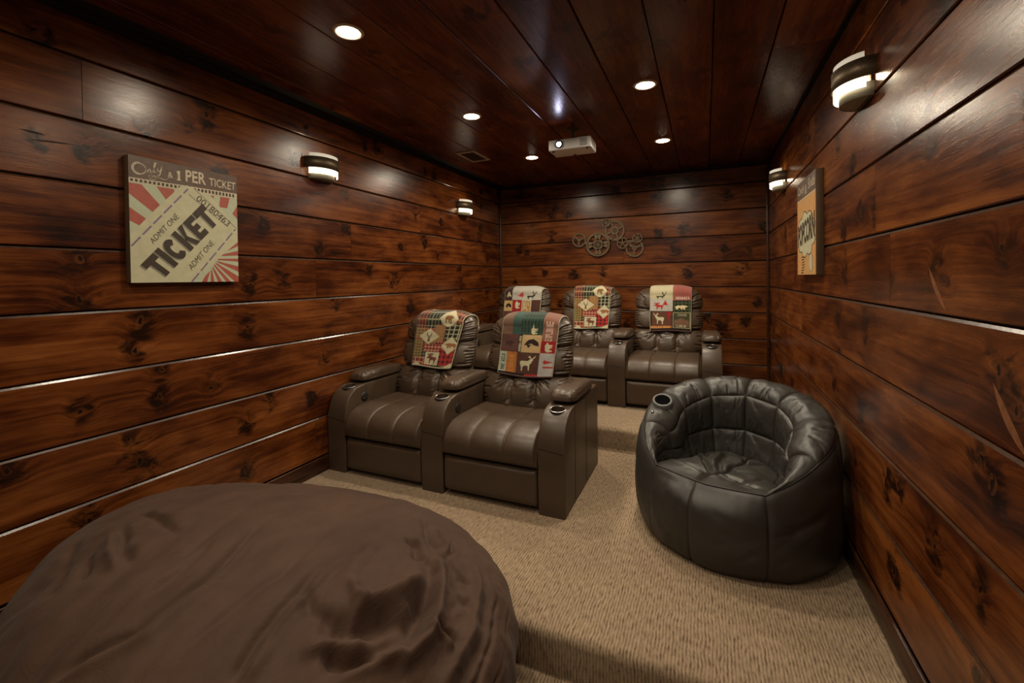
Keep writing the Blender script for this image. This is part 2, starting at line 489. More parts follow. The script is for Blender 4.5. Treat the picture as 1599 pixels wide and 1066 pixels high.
KR = [(1.707, 1.414, .024), (1.661, 1.361, .018), (1.385, 1.444, .022), (2.359, 1.147, .03), (2.77, 1.151, .026), (1.403, 1.147, .030), (1.345, 1.08, .028),
      (1.476, 0.914, .028), (1.425, 0.880, .034), (2.091, 0.582, .032), (1.476, 0.586, .028), (1.727, 0.557, .028), (2.042, 0.30, .04), (2.402, 1.662, .026),
      (2.237, 1.629, .022), (2.056, 1.356, .018), (1.803, 1.884, .03), (2.849, 0.797, .026), (2.761, 0.99, .02), (2.404, 0.784, .03), (1.643, 2.2, .04)]
def pick(K, u0, u1, v0, v1):
    return [k for k in K if u0 < k[0] < u1 and v0 < k[1] < v1]

def wall_rows(parent, kind, u_lo, u_hi, butts, K, mat):
    pl = placer(kind)
    rows = list(zip(J[:-1], J[1:]))
    for (v0, v1) in rows:
        cuts = [u_lo] + sorted([b for b, z in butts if v0 < z < v1]) + [u_hi]
        for a, b in zip(cuts[:-1], cuts[1:]):
            plank(parent, 'plank', a, b, v0, v1, pl, mat, pick(K, a, b, v0, v1))

def shell(name, lo, hi, m):
    o = box(name, lo, hi, m); tag(o, kind='structure'); return o

wl = shell('wall_left', (-0.08, Y0, -0.3), (-TH + 0.001, D + 0.08, H + 0.1), M['black'])
wr = shell('wall_right', (W + TH - 0.001, Y0, -0.3), (W + 0.08, D + 0.08, H + 0.1), M['black'])
wb = shell('wall_back', (-TH, D + TH - 0.001, -0.3), (W + TH, D + 0.08, H + 0.1), M['black'])
wf = shell('wall_front', (-TH, Y0 - 0.06, -0.3), (W + TH, Y0, H + 0.1), M['paint_dark'])
ce = shell('ceiling', (-TH, Y0, H + TH - 0.001), (W + TH, D + TH, H + 0.08), M['black'])
wall_rows(wl, 'left', Y0 + 0.002, D - 0.002, [(1.058, 2.25), (2.342, 1.40), (2.689, 1.73), (3.62, 2.05), (2.315, 0.25), (-0.4, 0.85), (0.3, 1.7), (3.9, 0.85), (4.2, 1.1), (0.2, 0.6), (0.52, 2.25 - .3), (3.1, 2.5)], KL, M['wood'])
wall_rows(wr, 'right', Y0 + 0.002, D - 0.002, [(2.222, 1.70), (2.069, 1.40), (-0.5, 1.1), (0.4, 0.85), (3.9, 0.6), (0.9, 2.2), (3.3, 2.2), (2.9, 0.25), (0.2, 1.95), (3.7, 1.1), (1.0, 2.5)], KR, M['wood'])
wall_rows(wb, 'back', 0.002, W - 0.002, [(1.654, 1.70), (2.613, 0.9), (0.9, 2.25), (1.9, 0.5), (0.5, 0.9)], KB, M['wood'])
pc = placer('ceil')
cx_ = [0.095, 0.212, 0.512, 0.83, 1.115, 1.41, 1.715, 2.01, 2.307, 2.604, 2.90, W - 0.004]
cbutts = {0: [1.86], 1: [2.9], 2: [0.6, 3.8], 3: [2.2], 4: [0.2, 4.2], 5: [3.2], 6: [1.0], 7: [2.4], 8: [3.9], 9: [1.2], 10: [2.8]}
for i in range(len(cx_) - 1):
    cuts = [Y0] + cbutts[i] + [D - 0.004]
    for a, b in zip(cuts[:-1], cuts[1:]):
        plank(ce, 'plank', a, b, cx_[i], cx_[i + 1], pc, M['ceil_wood'], ch=0.004)
# corner trim and skirting
for i, x in ((1, 0.0), (2, W - 0.026)):
    tag(box('trim_%d' % i, (x, D - 0.026, 0.17), (x + 0.026, D, 2.60), M['trim_wood'], bevel=0.006), kind='structure')
def skirting(name, x0, x1):
    b1 = box(name, (x0, 1.64, 0.0), (x1, 3.56, 0.112), M['trim_wood'], bevel=0.003)
    tag(b1, kind='structure')
    for lo, hi in (((x0, Y0, -0.175), (x1, 1.638, 0.112)), ((x0, 3.562, 0.0), (x1, D, 0.280))):
        box('skirting_board', lo, hi, M['trim_wood'], b1, bevel=0.003)
    return b1
skirting('baseboard_left', 0.0, 0.013)
skirting('baseboard_right', W - 0.013, W)

def scar(parent_wall, x, a, b, w, m, bend=0.0):
    """long pale or dark split in the face of a board"""
    a = np.array(a); b = np.array(b); d = b - a; n = np.array((-d[1], d[0])) / np.linalg.norm(d); k = 9
    t = np.linspace(0, 1, k); L = [a + d * q_ + n * (w * math.sin(PI * q_) ** .8 / 2 + bend * math.sin(PI * q_)) for q_ in t]
    R2 = [a + d * q_ + n * (-w * math.sin(PI * q_) ** .8 / 2 + bend * math.sin(PI * q_)) for q_ in t]
    sg = 1 if x == 0 else -1
    V = [(x + sg * 0.0006, p_[0], p_[1]) for p_ in L + R2[::-1][1:-1]]
    V += [(x - sg * 0.002, v[1], v[2]) for v in V]; n_ = len(V) // 2
    Fc = [tuple(range(n_))] + [(i, (i + 1) % n_, n_ + (i + 1) % n_, n_ + i) for i in range(n_)]
    return mesh_obj('wood_split', V, Fc, m, parent_wall)
M['pale_wood'] = simple('pale_bare_wood', (0.19, 0.072, 0.028), 0.4, 0, 0.25, 60)
scar(wr, W, (1.756, 1.402), (1.650, 1.277), 0.020, M['pale_wood'], .006)
scar(wr, W, (1.425, 1.122), (1.300, 0.985), 0.026, M['pale_wood'], .008)
for a_, b_, w_ in (((0.855, 2.023), (0.935, 2.019), .009), ((0.880, 1.988), (1.025, 2.004), .007)):
    scar(wl, 0, a_, b_, w_, M['black'])

# stepped carpet floor with rounded nosings
def nosing(y, ztop, r=0.035, n=6):
    return [(y - 0.004 + r * (1 - math.sin(a)) , ztop - r + r * math.cos(a)) for a in np.linspace(PI / 2, 0, n)]
T0, T2 = -0.175, 0.170
Y1, Y2 = 1.628, 3.556
prof = [(Y0, T0), (Y1 - 0.01, T0), (Y1 - 0.002, T0 + 0.006)] + nosing(Y1, 0.0) + [(Y2 - 0.01, 0.0), (Y2 - 0.002, 0.006)] + nosing(Y2, T2) + [(D, T2), (D, -0.3), (Y0, -0.3)]
bm = bmesh.new()
prism_bm(bm, prof, 0, 0.0, W)
fl = bm_obj('floor', bm, M['carpet'], None, smooth=True); tag(fl, kind='structure')

# ------------------------------------------------------------------ recessed ceiling lights
CAN_Y = [-0.84, 0.43, 1.70, 2.96, 4.23]
can_words = {(0, 2): 'nearest on the left, above the ticket sign', (0, 3): 'second of the left row, before the air vent', (0, 4): 'farthest of the left row, beside the projector',
             (1, 3): 'nearer one of the right row, largest right of the projector', (1, 4): 'farthest of the right row, smaller, near the back wall',
             (0, 1): 'left row, overhead in front of the camera', (0, 0): 'left row, behind the camera', (1, 2): 'right row, just above the top edge of view',
             (1, 1): 'right row, overhead beside the camera', (1, 0): 'right row, behind the camera'}
for ix, x in enumerate((0.947, 2.213)):
    for iy, y in enumerate(CAN_Y):
        t = empty('recessed_light', (x, y, H), 0, 'round warm recessed ceiling light, ' + can_words[(ix, iy)], 'ceiling light', 'recessed ceiling lights')
        lathe('trim_ring', (0, 0, 0), [(0.056, -0.001), (0.058, -0.005), (0.070, -0.005), (0.076, 0.0)], M['can_trim'], t)
        lathe('lens', (0, 0, 0), [(0.0001, -0.010), (0.03, -0.009), (0.050, -0.005), (0.057, 0.0)], M['can_glow'], t)
        ld = bpy.data.lights.new('downlight', 'AREA'); ld.shape = 'DISK'; ld.size = 0.10
        ld.energy = CAN_POWER[iy]; ld.color = (1.0, 0.86, 0.66); ld.spread = math.radians(165)
        lo = bpy.data.objects.new('downlight', ld); link(lo, t); lo.location = (0, 0, -0.014)

# ------------------------------------------------------------------ wall sconces
def sconce(yc, side, label):
    """half-round fitting: bronze band in front of lit frosted glass, smaller cup below"""
    t = empty('wall_sconce', (0 if side == 'L' else W, yc, 2.18), 0 if side == 'L' else PI, label, 'wall lamp', 'half-round wall sconces')
    def half(name, ry, rx, z0, z1, th, m, a0=0.0, a1=PI, cap=False):
        a = np.linspace(a0, a1, 33)
        P = []
        for k in a:
            c, s_ = -math.cos(k), math.sin(k)
            P.append([(rx * s_, ry * c, z0), (rx * s_, ry * c, z1), ((rx - th) * s_, (ry - th) * c, z1), ((rx - th) * s_, (ry - th) * c, z0)])
        o = grid_obj(name, np.array(P), m, t, cv=True, smooth=False)
        return o
    half('band', 0.142, 0.118, 0.000, 0.078, 0.003, M['bronze'])
    half('upper_glass', 0.134, 0.111, 0.060, 0.103, 0.004, M['glass_dim'], 0.35, PI - 0.35)
    half('lower_glass', 0.134, 0.111, -0.040, 0.010, 0.004, M['glass_glow'], 0.30, PI - 0.30)
    half('inner_cup', 0.104, 0.092, -0.068, -0.012, 0.004, M['cup_metal'], 0.0, PI)
    pts = [(0.0, -0.10), (0.0, 0.10)] + [(0.088 * math.sin(k), 0.10 * math.cos(k)) for k in np.linspace(0, PI, 18)[1:-1]]
    bm = bmesh.new(); prism_bm(bm, pts, 2, -0.066, -0.062); bm_obj('cup_floor', bm, M['cup_metal'], t)
    box('backplate', (0.0005, -0.10, -0.075), (0.010, 0.10, 0.085), M['bronze'], t, bevel=0.002)
    for s_ in (-1, 1):
        box('bracket', (0.0, s_ * 0.125 - 0.004, 0.03), (0.05, s_ * 0.125 + 0.004, 0.05), M['bronze'], t)
    ld = bpy.data.lights.new('sconce_bulb', 'POINT'); ld.energy = 0.7; ld.color = (1.0, 0.78, 0.5); ld.shadow_soft_size = 0.02
    lo = bpy.data.objects.new('sconce_bulb', ld); link(lo, t); lo.location = (0.045, 0, 0.03)
    return t
sconce(2.392, 'L', 'half-round bronze and glass wall lamp on left wall, nearer the camera')
sconce(4.44, 'L', 'half-round bronze and glass wall lamp on left wall, near back corner')
sconce(2.335, 'R', 'half-round bronze and glass wall lamp high on right wall, nearest camera')
sconce(4.43, 'R', 'half-round bronze and glass wall lamp on right wall beyond the popcorn sign')

# ------------------------------------------------------------------ projector
t = empty('projector', (1.563, 3.555, 2.42), 0.02, 'white projector hanging from the ceiling with its lamp shining', 'projector')
box('body', (-0.173, -0.108, 0.0), (0.173, 0.108, 0.085), M['white_plastic'], t, bevel=0.008, seg=3)
lathe('ceiling_mount', (0.0, 0.02, 0.084), [(0.03, 0.0), (0.014, 0.004), (0.014, 0.10), (0.045, 0.104), (0.045, 0.1115)], M['bronze'], t, n=24)
lens = lathe('lens_barrel', (0, 0, 0), [(0.0001, 0.004), (0.020, 0.004), (0.026, 0.012), (0.032, 0.012), (0.032, -0.01)], M['black_plastic'], t, n=32)
lens.rotation_euler = (PI / 2, 0, 0); lens.location = (-0.085, -0.108, 0.045)
gl = lathe('lens_glass', (0, 0, 0), [(0.0001, 0.009), (0.012, 0.008), (0.019, 0.005)], M['lens_glow'], lens, n=24)
g = box('vent_grille', (0.085, -0.1095, 0.012), (0.150, -0.107, 0.074), M['white_plastic'], t)
for i in range(6):
    for j in range(4):
        x = 0.090 + i * 0.0098; z = 0.016 + j * 0.0145
        box('vent_slot', (x, -0.1102, z), (x + 0.0055, -0.1092, z + 0.010), M['black_plastic'], g)
for i in range(7):
    box('side_slot', (0.172, -0.07 + i * 0.02, 0.02), (0.1738, -0.062 + i * 0.02, 0.066), M['vent_paint'], t)
for x, y in ((-0.14, -0.08), (0.14, -0.08), (0.0, 0.08)):
    lathe('foot', (x, y, -0.006), [(0.0001, 0.0), (0.010, 0.0), (0.012, 0.007)], M['black_plastic'], t, n=16)
pl_ = bpy.data.lights.new('projector_beam', 'SPOT'); pl_.energy = 25; pl_.color = (0.75, 0.76, 1.0)
pl_.spot_size = math.radians(46); pl_.spot_blend = 0.2; pl_.shadow_soft_size = 0.01
lo = bpy.data.objects.new('projector_beam', pl_); link(lo, t); lo.location = (-0.085, -0.135, 0.045); lo.rotation_euler = (math.radians(79), 0, PI)

# projection screen on the wall the projector faces (behind the camera)
sm = simple('screen_white', (0.75, 0.75, 0.75), 0.9, 0, 0.02)
t = empty('projection_screen', (W / 2, Y0, 1.35), 0, 'white projection screen in black frame on the front wall', 'screen')
box('screen_surface', (-1.15, 0.004, -0.62), (1.15, 0.02, 0.62), sm, t)
for lo_, hi_ in (((-1.2, 0.004, 0.62), (1.2, 0.03, 0.67)), ((-1.2, 0.004, -0.67), (1.2, 0.03, -0.62)), ((-1.2, 0.004, -0.62), (-1.15, 0.03, 0.62)), ((1.15, 0.004, -0.62), (1.2, 0.03, 0.62))):
    box('screen_frame', lo_, hi_, M['black'], t)

# ------------------------------------------------------------------ ceiling vent, wall outlet
t = empty('ceiling_vent', (0.437, 3.925, H), 0, 'square brown air vent in ceiling near the left back corner', 'vent')
for lo_, hi_ in (((-0.10, -0.175, -0.010), (0.10, -0.150, 0.0)), ((-0.10, 0.150, -0.010), (0.10, 0.175, 0.0)), ((-0.10, -0.15, -0.010), (-0.078, 0.15, 0.0)), ((0.078, -0.15, -0.010), (0.10, 0.15, 0.0))):
    box('frame', lo_, hi_, simple('vent_light_paint', (0.52, 0.40, 0.29), 0.5), t, bevel=0.002)
for i in range(11):
    y = -0.14 + i * 0.028
    o = box('louver', (-0.078, -0.012, -0.001), (0.078, 0.012, 0.001), M['vent_paint'], t); o.location = (0, y, -0.006); o.rotation_euler = (0.35, 0, 0)
box('lever', (0.085, 0.06, -0.022), (0.092, 0.068, -0.008), M['vent_paint'], t)

t = empty('wall_outlet', (W, 4.66, 0.53), 0, 'small dark electric outlet low on right wall behind the black chair', 'outlet')
box('cover_plate', (-0.007, -0.036, -0.058), (0.0, 0.036, 0.058), M['black_plastic'], t, bevel=0.002)
for dz in (-0.022, 0.022):
    box('socket', (-0.0095, -0.016, dz - 0.014), (-0.006, 0.016, dz + 0.014), M['black_plastic'], t, bevel=0.002)

# ------------------------------------------------------------------ printed wall signs
def text_mesh(txt, size=1.0, shear=0.0, off=0.0, res=3):
    cu = bpy.data.curves.new('txt', 'FONT'); cu.body = txt; cu.size = size; cu.shear = shear; cu.offset = off; cu.resolution_u = res
    ob = bpy.data.objects.new('txt', cu); scene.collection.objects.link(ob)
    dg = bpy.context.evaluated_depsgraph_get(); dg.update()
    me = bpy.data.meshes.new_from_object(ob.evaluated_get(dg))
    V = np.array([v.co[:2] for v in me.vertices]); Fs = [tuple(p.vertices) for p in me.polygons]
    bpy.data.objects.remove(ob); bpy.data.curves.remove(cu); bpy.data.meshes.remove(me)
    return V, Fs
def to_quad(V, q):
    lo, hi = V.min(0), V.max(0); n = (V - lo) / (hi - lo)
    q = np.array(q, float); s_, t_ = n[:, :1], n[:, 1:]
    return (1 - s_) * (1 - t_) * q[0] + s_ * (1 - t_) * q[1] + s_ * t_ * q[2] + (1 - s_) * t_ * q[3]
class Sign:
    """flat print on the front face of a block; local X to the right, Y up, Z outwards, in metres"""
    def __init__(s, root, w, h, z): s.r, s.w, s.h, s.z = root, w, h, z
    def poly(s, name, polys, m, lift):
        V = []; Fs = []
        for p in polys:
            b = len(V)
            for a, c in p: V.append(((min(max(a, 0), 1) - 0.5) * s.w, (min(max(c, 0), 1) - 0.5) * s.h, s.z + lift))
            Fs.append(tuple(range(b, b + len(p))))
        return mesh_obj(name, V, Fs, m, s.r)
    def text(s, name, txt, quad, m, lift, **kw):
        V, Fs = text_mesh(txt, **kw); V = to_quad(V, quad)
        P = [((a - 0.5) * s.w, (c - 0.5) * s.h, s.z + lift) for a, c in V]
        return mesh_obj(name, P, Fs, m, s.r)
    def line(s, name, segs, wd, m, lift, dash=None):
        polys = []
        for (a, b) in segs:
            a = np.array(a) * (s.w, s.h); b = np.array(b) * (s.w, s.h); d = b - a; L = np.linalg.norm(d); d = d / L; n = np.array((-d[1], d[0])) * wd / 2
            if dash is None: cuts = [(0, L)]
            else: cuts = [(t0, min(t0 + dash * 0.8, L)) for t0 in np.arange(0, L, dash)]
            for t0, t1 in cuts:
                polys.append([tuple((a + d * t0 + n) / (s.w, s.h)), tuple((a + d * t1 + n) / (s.w, s.h)), tuple((a + d * t1 - n) / (s.w, s.h)), tuple((a + d * t0 - n) / (s.w, s.h))])
        return s.poly(name, polys, m, lift)
def arc(cx, cy, rx, ry, a0, a1, n=14):
    return [(cx + rx * math.cos(a), cy + ry * math.sin(a)) for a in np.linspace(a0, a1, n)]
def stroke(pts, w):
    """list of (a,b) -> polygon strip with swelling width"""
    P = np.array(pts, float); T = np.gradient(P, axis=0); T /= np.linalg.norm(T, axis=1)[:, None] + 1e-9
    N = np.stack([-T[:, 1], T[:, 0]], 1); n = len(P)
    ww = w * (0.35 + 0.65 * np.sin(np.linspace(0.15, PI - 0.15, n)))[:, None] / 2
    A = P + N * ww; B = P - N * ww
    return [[tuple(A[i]), tuple(A[i + 1]), tuple(B[i + 1]), tuple(B[i])] for i in range(n - 1)]

# ticket sign, left wall
t = empty('ticket_sign', (0.0, 1.472, 1.696), 0, 'square cream and red wall sign reading TICKET, ADMIT ONE, on left wall', 'wall sign')
t.rotation_euler = Matrix(((0, 0, 1), (1, 0, 0), (0, 1, 0))).to_euler()
SW, SH, ST = 0.532, 0.614, 0.040
box('block', (-SW / 2, -SH / 2, 0.0005), (SW / 2, SH / 2, ST), M['frame_brown'], t, bevel=0.0015)
S = Sign(t, SW, SH, ST)
S.poly('cream_ground', [[(0, 0), (1, 0), (1, 1), (0, 1)]], M['cream'], 0.0003)
RAYS = [[(0.0, 0.782), (0.098, 0.781), (0.251, 0.63), (0.187, 0.569), (0.0, 0.697)], [(0.0, 0.591), (0.134, 0.509), (0.075, 0.453), (0.0, 0.486)], [(0.219, 0.785), (0.368, 0.785), (0.374, 0.759), (0.297, 0.687)], [(0.721, 0.785), (0.749, 0.782), (0.744, 0.711)], [(0.817, 0.785), (0.918, 0.785), (0.89, 0.687), (0.803, 0.688)], [(1.0, 0.722), (1.0, 0.596), (0.945, 0.642)], [(1.0, 0.375), (1.0, 0.338), (0.835, 0.268), (0.912, 0.337)], [(1.0, 0.293), (1.0, 0.249), (0.801, 0.236), (0.818, 0.251)], [(1.0, 0.219), (1.0, 0.189), (0.775, 0.199), (0.784, 0.211)], [(0.775, 0.189), (1.0, 0.145), (1.0, 0.093), (0.763, 0.182)], [(0.758, 0.174), (1.0, 0.048), (1.0, 0.0), (0.956, 0.0), (0.75, 0.167)], [(0.742, 0.16), (0.913, 0.0), (0.862, 0.0), (0.73, 0.152)], [(0.725, 0.138), (0.82, 0.0), (0.775, 0.0), (0.717, 0.131)], [(0.713, 0.119), (0.738, 0.0), (0.698, 0.0), (0.703, 0.102)], [(0.697, 0.102), (0.663, 0.0), (0.611, 0.0), (0.644, 0.052)]]
for r_ in RAYS: S.poly('red_ray', [r_], M['print_red'], 0.0006)
S.poly('header_band', [[(0, 0.825), (1, 0.838), (1, 1), (0, 1)]], M['print_brown'], 0.0006)
S.poly('perforation_band', [[(0, 0.788), (1, 0.790), (1, 0.838), (0, 0.825)]], M['print_letter'], 0.0006)
S.poly('perforations', [[(a, 0.796 + .003 * a), (a + 0.021, 0.796 + .003 * a), (a + 0.021, 0.817 + .012 * a), (a, 0.817 + .012 * a)] for a in np.arange(0.012, 0.98, 0.036)], M['print_ink'], 0.0009)
body = [(0.433, 0.825), (0.452, 0.834), (0.468, 0.826), (0.486, 0.838), (0.505, 0.829), (0.525, 0.832), (0.548, 0.818), (0.62, 0.80), (0.733, 0.766), (0.80, 0.70), (0.991, 0.522), (0.994, 0.375), (0.498, 0.0), (0.0, 0.0), (0.0, 0.373), (0.2, 0.59)]
S.poly('ticket_shape', [body], M['ticket_cream'], 0.0011)
S.line('purple_border', [((0.009, 0.287), (0.497, 0.808))], 0.008, M['print_purple'], 0.0014, dash=0.075)
S.line('purple_border', [((0.513, 0.003), (0.976, 0.499))], 0.008, M['print_purple'], 0.0014, dash=0.075)
S.line('number_border', [((0.564, 0.811), (0.985, 0.507)), ((0.5, 0.761), (0.891, 0.513))], 0.0045, M['print_grey'], 0.0014)
def block_word(word, quad):
    """heavy block capitals as polygons"""
    L = {'T': (1.0, [[(0, .72), (1, .72), (1, 1), (0, 1)], [(.34, 0), (.68, 0), (.68, .72), (.34, .72)]]),
         'I': (0.36, [[(0, 0), (1, 0), (1, 1), (0, 1)]]),
         'K': (0.95, [[(0, 0), (.36, 0), (.36, 1), (0, 1)], [(.36, .42), (.62, 1), (1.0, 1), (.64, .52), (1.02, 0), (.64, 0), (.36, .45)]]),
         'E': (0.8, [[(0, 0), (.42, 0), (.42, 1), (0, 1)], [(.42, 0), (1, 0), (1, .25), (.42, .25)], [(.42, .38), (.85, .38), (.85, .62), (.42, .62)], [(.42, .75), (1, .75), (1, 1), (.42, 1)]]),
         'C': (0.95, None)}
    L['C'] = (0.95, [])
    o = [(0.5 + 0.5 * math.cos(a), 0.5 + 0.5 * math.sin(a)) for a in np.linspace(math.radians(42), math.radians(318), 18)]
    i_ = [(0.5 + 0.17 * math.cos(a), 0.5 + 0.22 * math.sin(a)) for a in np.linspace(math.radians(42), math.radians(318), 18)]
    for k in range(17): L['C'][1].append([o[k], o[k + 1], i_[k + 1], i_[k]])
    x = 0.0; polys = []
    for ch in word:
        w_, ps = L[ch]
        for p_ in ps: polys.append([(x + a * w_, b) for a, b in p_])
        x += w_ + 0.09
    tot = x - 0.09; q = np.array(quad, float); out = []
    for p_ in polys:
        r = []
        for a, b in p_:
            s_ = a / tot; r.append(tuple((1 - s_) * (1 - b) * q[0] + s_ * (1 - b) * q[1] + s_ * b * q[2] + (1 - s_) * b * q[3]))
        out.append(r)
    return out
QT = [(0.25, 0.018), (0.8, 0.552), (0.629, 0.697), (0.075, 0.141)]
S.poly('ticket_word_shadow', [[(a - 0.010, b - 0.012) for a, b in p_] for p_ in block_word('TICKET', QT)], M['print_grey'], 0.0014)
S.poly('ticket_word', block_word('TICKET', QT), M['print_ink'], 0.0018)
S.text('admit_one_text', 'ADMIT ONE', [(0.18, 0.31), (0.411, 0.55), (0.377, 0.586), (0.148, 0.344)], M['print_ink'], 0.0016)
S.text('admit_one_text', 'ADMIT ONE', [(0.515, 0.099), (0.741, 0.344), (0.707, 0.382), (0.479, 0.139)], M['print_ink'], 0.0016)
S.text('number_text', '00180463', [(0.565, 0.723), (0.886, 0.516), (0.929, 0.56), (0.601, 0.771)], M['print_ink'], 0.0016)
only = []
only += stroke(arc(0.085, 0.905, 0.050, 0.042, 0.2, 2 * PI + 0.1, 26), 0.010)
only += stroke(arc(0.075, 0.905, 0.050, 0.048, 1.2, 5.2, 20), 0.006)
only += stroke([(0.145, 0.885), (0.152, 0.915), (0.150, 0.885)], 0.008) + stroke([(0.150, 0.888), (0.168, 0.917), (0.175, 0.905), (0.172, 0.885), (0.185, 0.888)], 0.008)
only += stroke([(0.188, 0.89), (0.212, 0.95), (0.220, 0.978), (0.208, 0.975), (0.200, 0.93), (0.205, 0.893), (0.222, 0.900)], 0.008)
only += stroke([(0.232, 0.935), (0.232, 0.912), (0.248, 0.908), (0.262, 0.935)], 0.008) + stroke([(0.266, 0.955), (0.262, 0.92), (0.250, 0.885), (0.236, 0.872), (0.232, 0.884)], 0.008)
only += stroke([(0.17, 0.866), (0.155, 0.862), (0.165, 0.840), (0.20, 0.834), (0.225, 0.848), (0.20, 0.862), (0.175, 0.85)], 0.004)
only += stroke([(0.165, 0.868), (0.22, 0.866), (0.27, 0.852), (0.30, 0.850), (0.325, 0.872)], 0.005)
S.poly('only_text', only, M['print_letter'], 0.0010)
S.text('ampersand_text', '&', [(0.318, 0.874), (0.362, 0.874), (0.362, 0.922), (0.318, 0.922)], M['print_letter'], 0.0010)
S.poly('numeral_text', [[(.398, .866), (.432, .866), (.432, .876), (.398, .876)], [(.405, .876), (.425, .876), (.425, .935), (.405, .935)], [(.398, .925), (.405, .925), (.405, .945), (.398, .94)], [(.405, .935), (.428, .935), (.428, .947), (.405, .947)]], M['print_letter'], 0.0010)
S.text('per_text', 'PER', [(0.477, 0.868), (0.672, 0.868), (0.668, 0.975), (0.477, 0.968)], M['print_letter'], 0.0010, off=0.02)
S.text('small_ticket_text', 'TICKET', [(0.704, 0.868), (0.985, 0.866), (0.987, 0.940), (0.704, 0.940)], M['print_letter'], 0.0010, off=0.004)

# popcorn sign, right wall
t = empty('popcorn_sign', (W, 3.333, 1.694), 0, 'orange striped wall sign with popcorn cloud and Candy and Soda lettering, right wall', 'wall sign')
t.rotation_euler = Matrix(((0, 0, -1), (-1, 0, 0), (0, 1, 0))).to_euler()
SW, SH, ST = 0.555, 0.614, 0.040
box('block', (-SW / 2, -SH / 2, 0.0005), (SW / 2, SH / 2, ST), M['frame_brown'], t, bevel=0.0015)
S = Sign(t, SW, SH, ST)
S.poly('cream_ground', [[(0, 0), (1, 0), (1, 1), (0, 1)]], M['ticket_cream'], 0.0003)
cx0 = 0.5
st = []
for i in range(-9, 10):
    a0, a1 = cx0 + (i - 0.27) * 0.105, cx0 + (i + 0.27) * 0.105
    st.append([(cx0 + (a0 - cx0) * 0.8, 0.81), (cx0 + (a1 - cx0) * 0.8, 0.81), (a1, 0.0), (a0, 0.0)])
st = [[(min(max(a, 0), 1), b) for a, b in p_] for p_ in st]
st = [p_ for p_ in st if max(a for a, b in p_) - min(a for a, b in p_) > 0.02]
S.poly('orange_ground', [[(0, 0), (1, 0), (1, .81), (0, .81)]], M['print_orange'], 0.0006)
S.poly('cream_stripes', st, simple('printed_pale_orange', (0.55, 0.36, 0.15), 0.5, 0, 0.1, 60), 0.0009)
S.poly('header_band', [[(0, 0.81), (1, 0.81), (1, 1), (0, 1)]], M['print_brown'], 0.0006)
S.poly('header_rule', [[(0, 0.80), (1, 0.80), (1, 0.812), (0, 0.812)]], M['print_letter'], 0.0012)
S.text('candy_text', 'Candy', [(0.05, 0.845), (0.42, 0.845), (0.42, 0.955), (0.05, 0.955)], M['print_letter'], 0.0010, shear=0.25)
S.text('ampersand_text', '&', [(0.46, 0.835), (0.56, 0.835), (0.56, 0.93), (0.46, 0.93)], M['print_letter'], 0.0010)
S.text('soda_text', 'Soda', [(0.62, 0.865), (0.95, 0.865), (0.95, 0.965), (0.62, 0.965)], M['print_letter'], 0.0010, shear=0.25)
def cloud(cx, cy, rx, ry, n, amp):
    return [(cx + rx * (1 + amp * abs(math.sin(n * a / 2))) * math.cos(a), cy + ry * (1 + amp * abs(math.sin(n * a / 2))) * math.sin(a)) for a in np.linspace(0, 2 * PI, 80, endpoint=False)]
S.poly('cloud_outline', [cloud(0.5, 0.42, 0.41, 0.205, 9, 0.22)], M['print_ink'], 0.0012)
S.poly('popcorn_cloud', [cloud(0.5, 0.42, 0.395, 0.195, 9, 0.22)], M['ticket_cream'], 0.0014)
S.text('popcorn_text', 'POPCORN', [(0.05, 0.29), (0.95, 0.36), (0.95, 0.62), (0.05, 0.53)], M['print_ink'], 0.0018, off=0.045)
S.poly('straw', [[(0.24 + 0.05 * math.sin(k * .5), 0.01 + k * 0.028), (0.37 + 0.05 * math.sin(k * .5), 0.018 + k * 0.028), (0.37 + 0.05 * math.sin(k * .5), 0.03 + k * 0.028), (0.24 + 0.05 * math.sin(k * .5), 0.022 + k * 0.028)] for k in range(7)], M['print_ink'], 0.0012)
S.poly('seal_ring', [arc(0.75, 0.12, 0.10, 0.095, 0, 2 * PI, 40)[:-1]], M['print_grey'], 0.0012)
S.poly('seal', [arc(0.75, 0.12, 0.09, 0.085, 0, 2 * PI, 40)[:-1]], M['ticket_cream'], 0.0014)

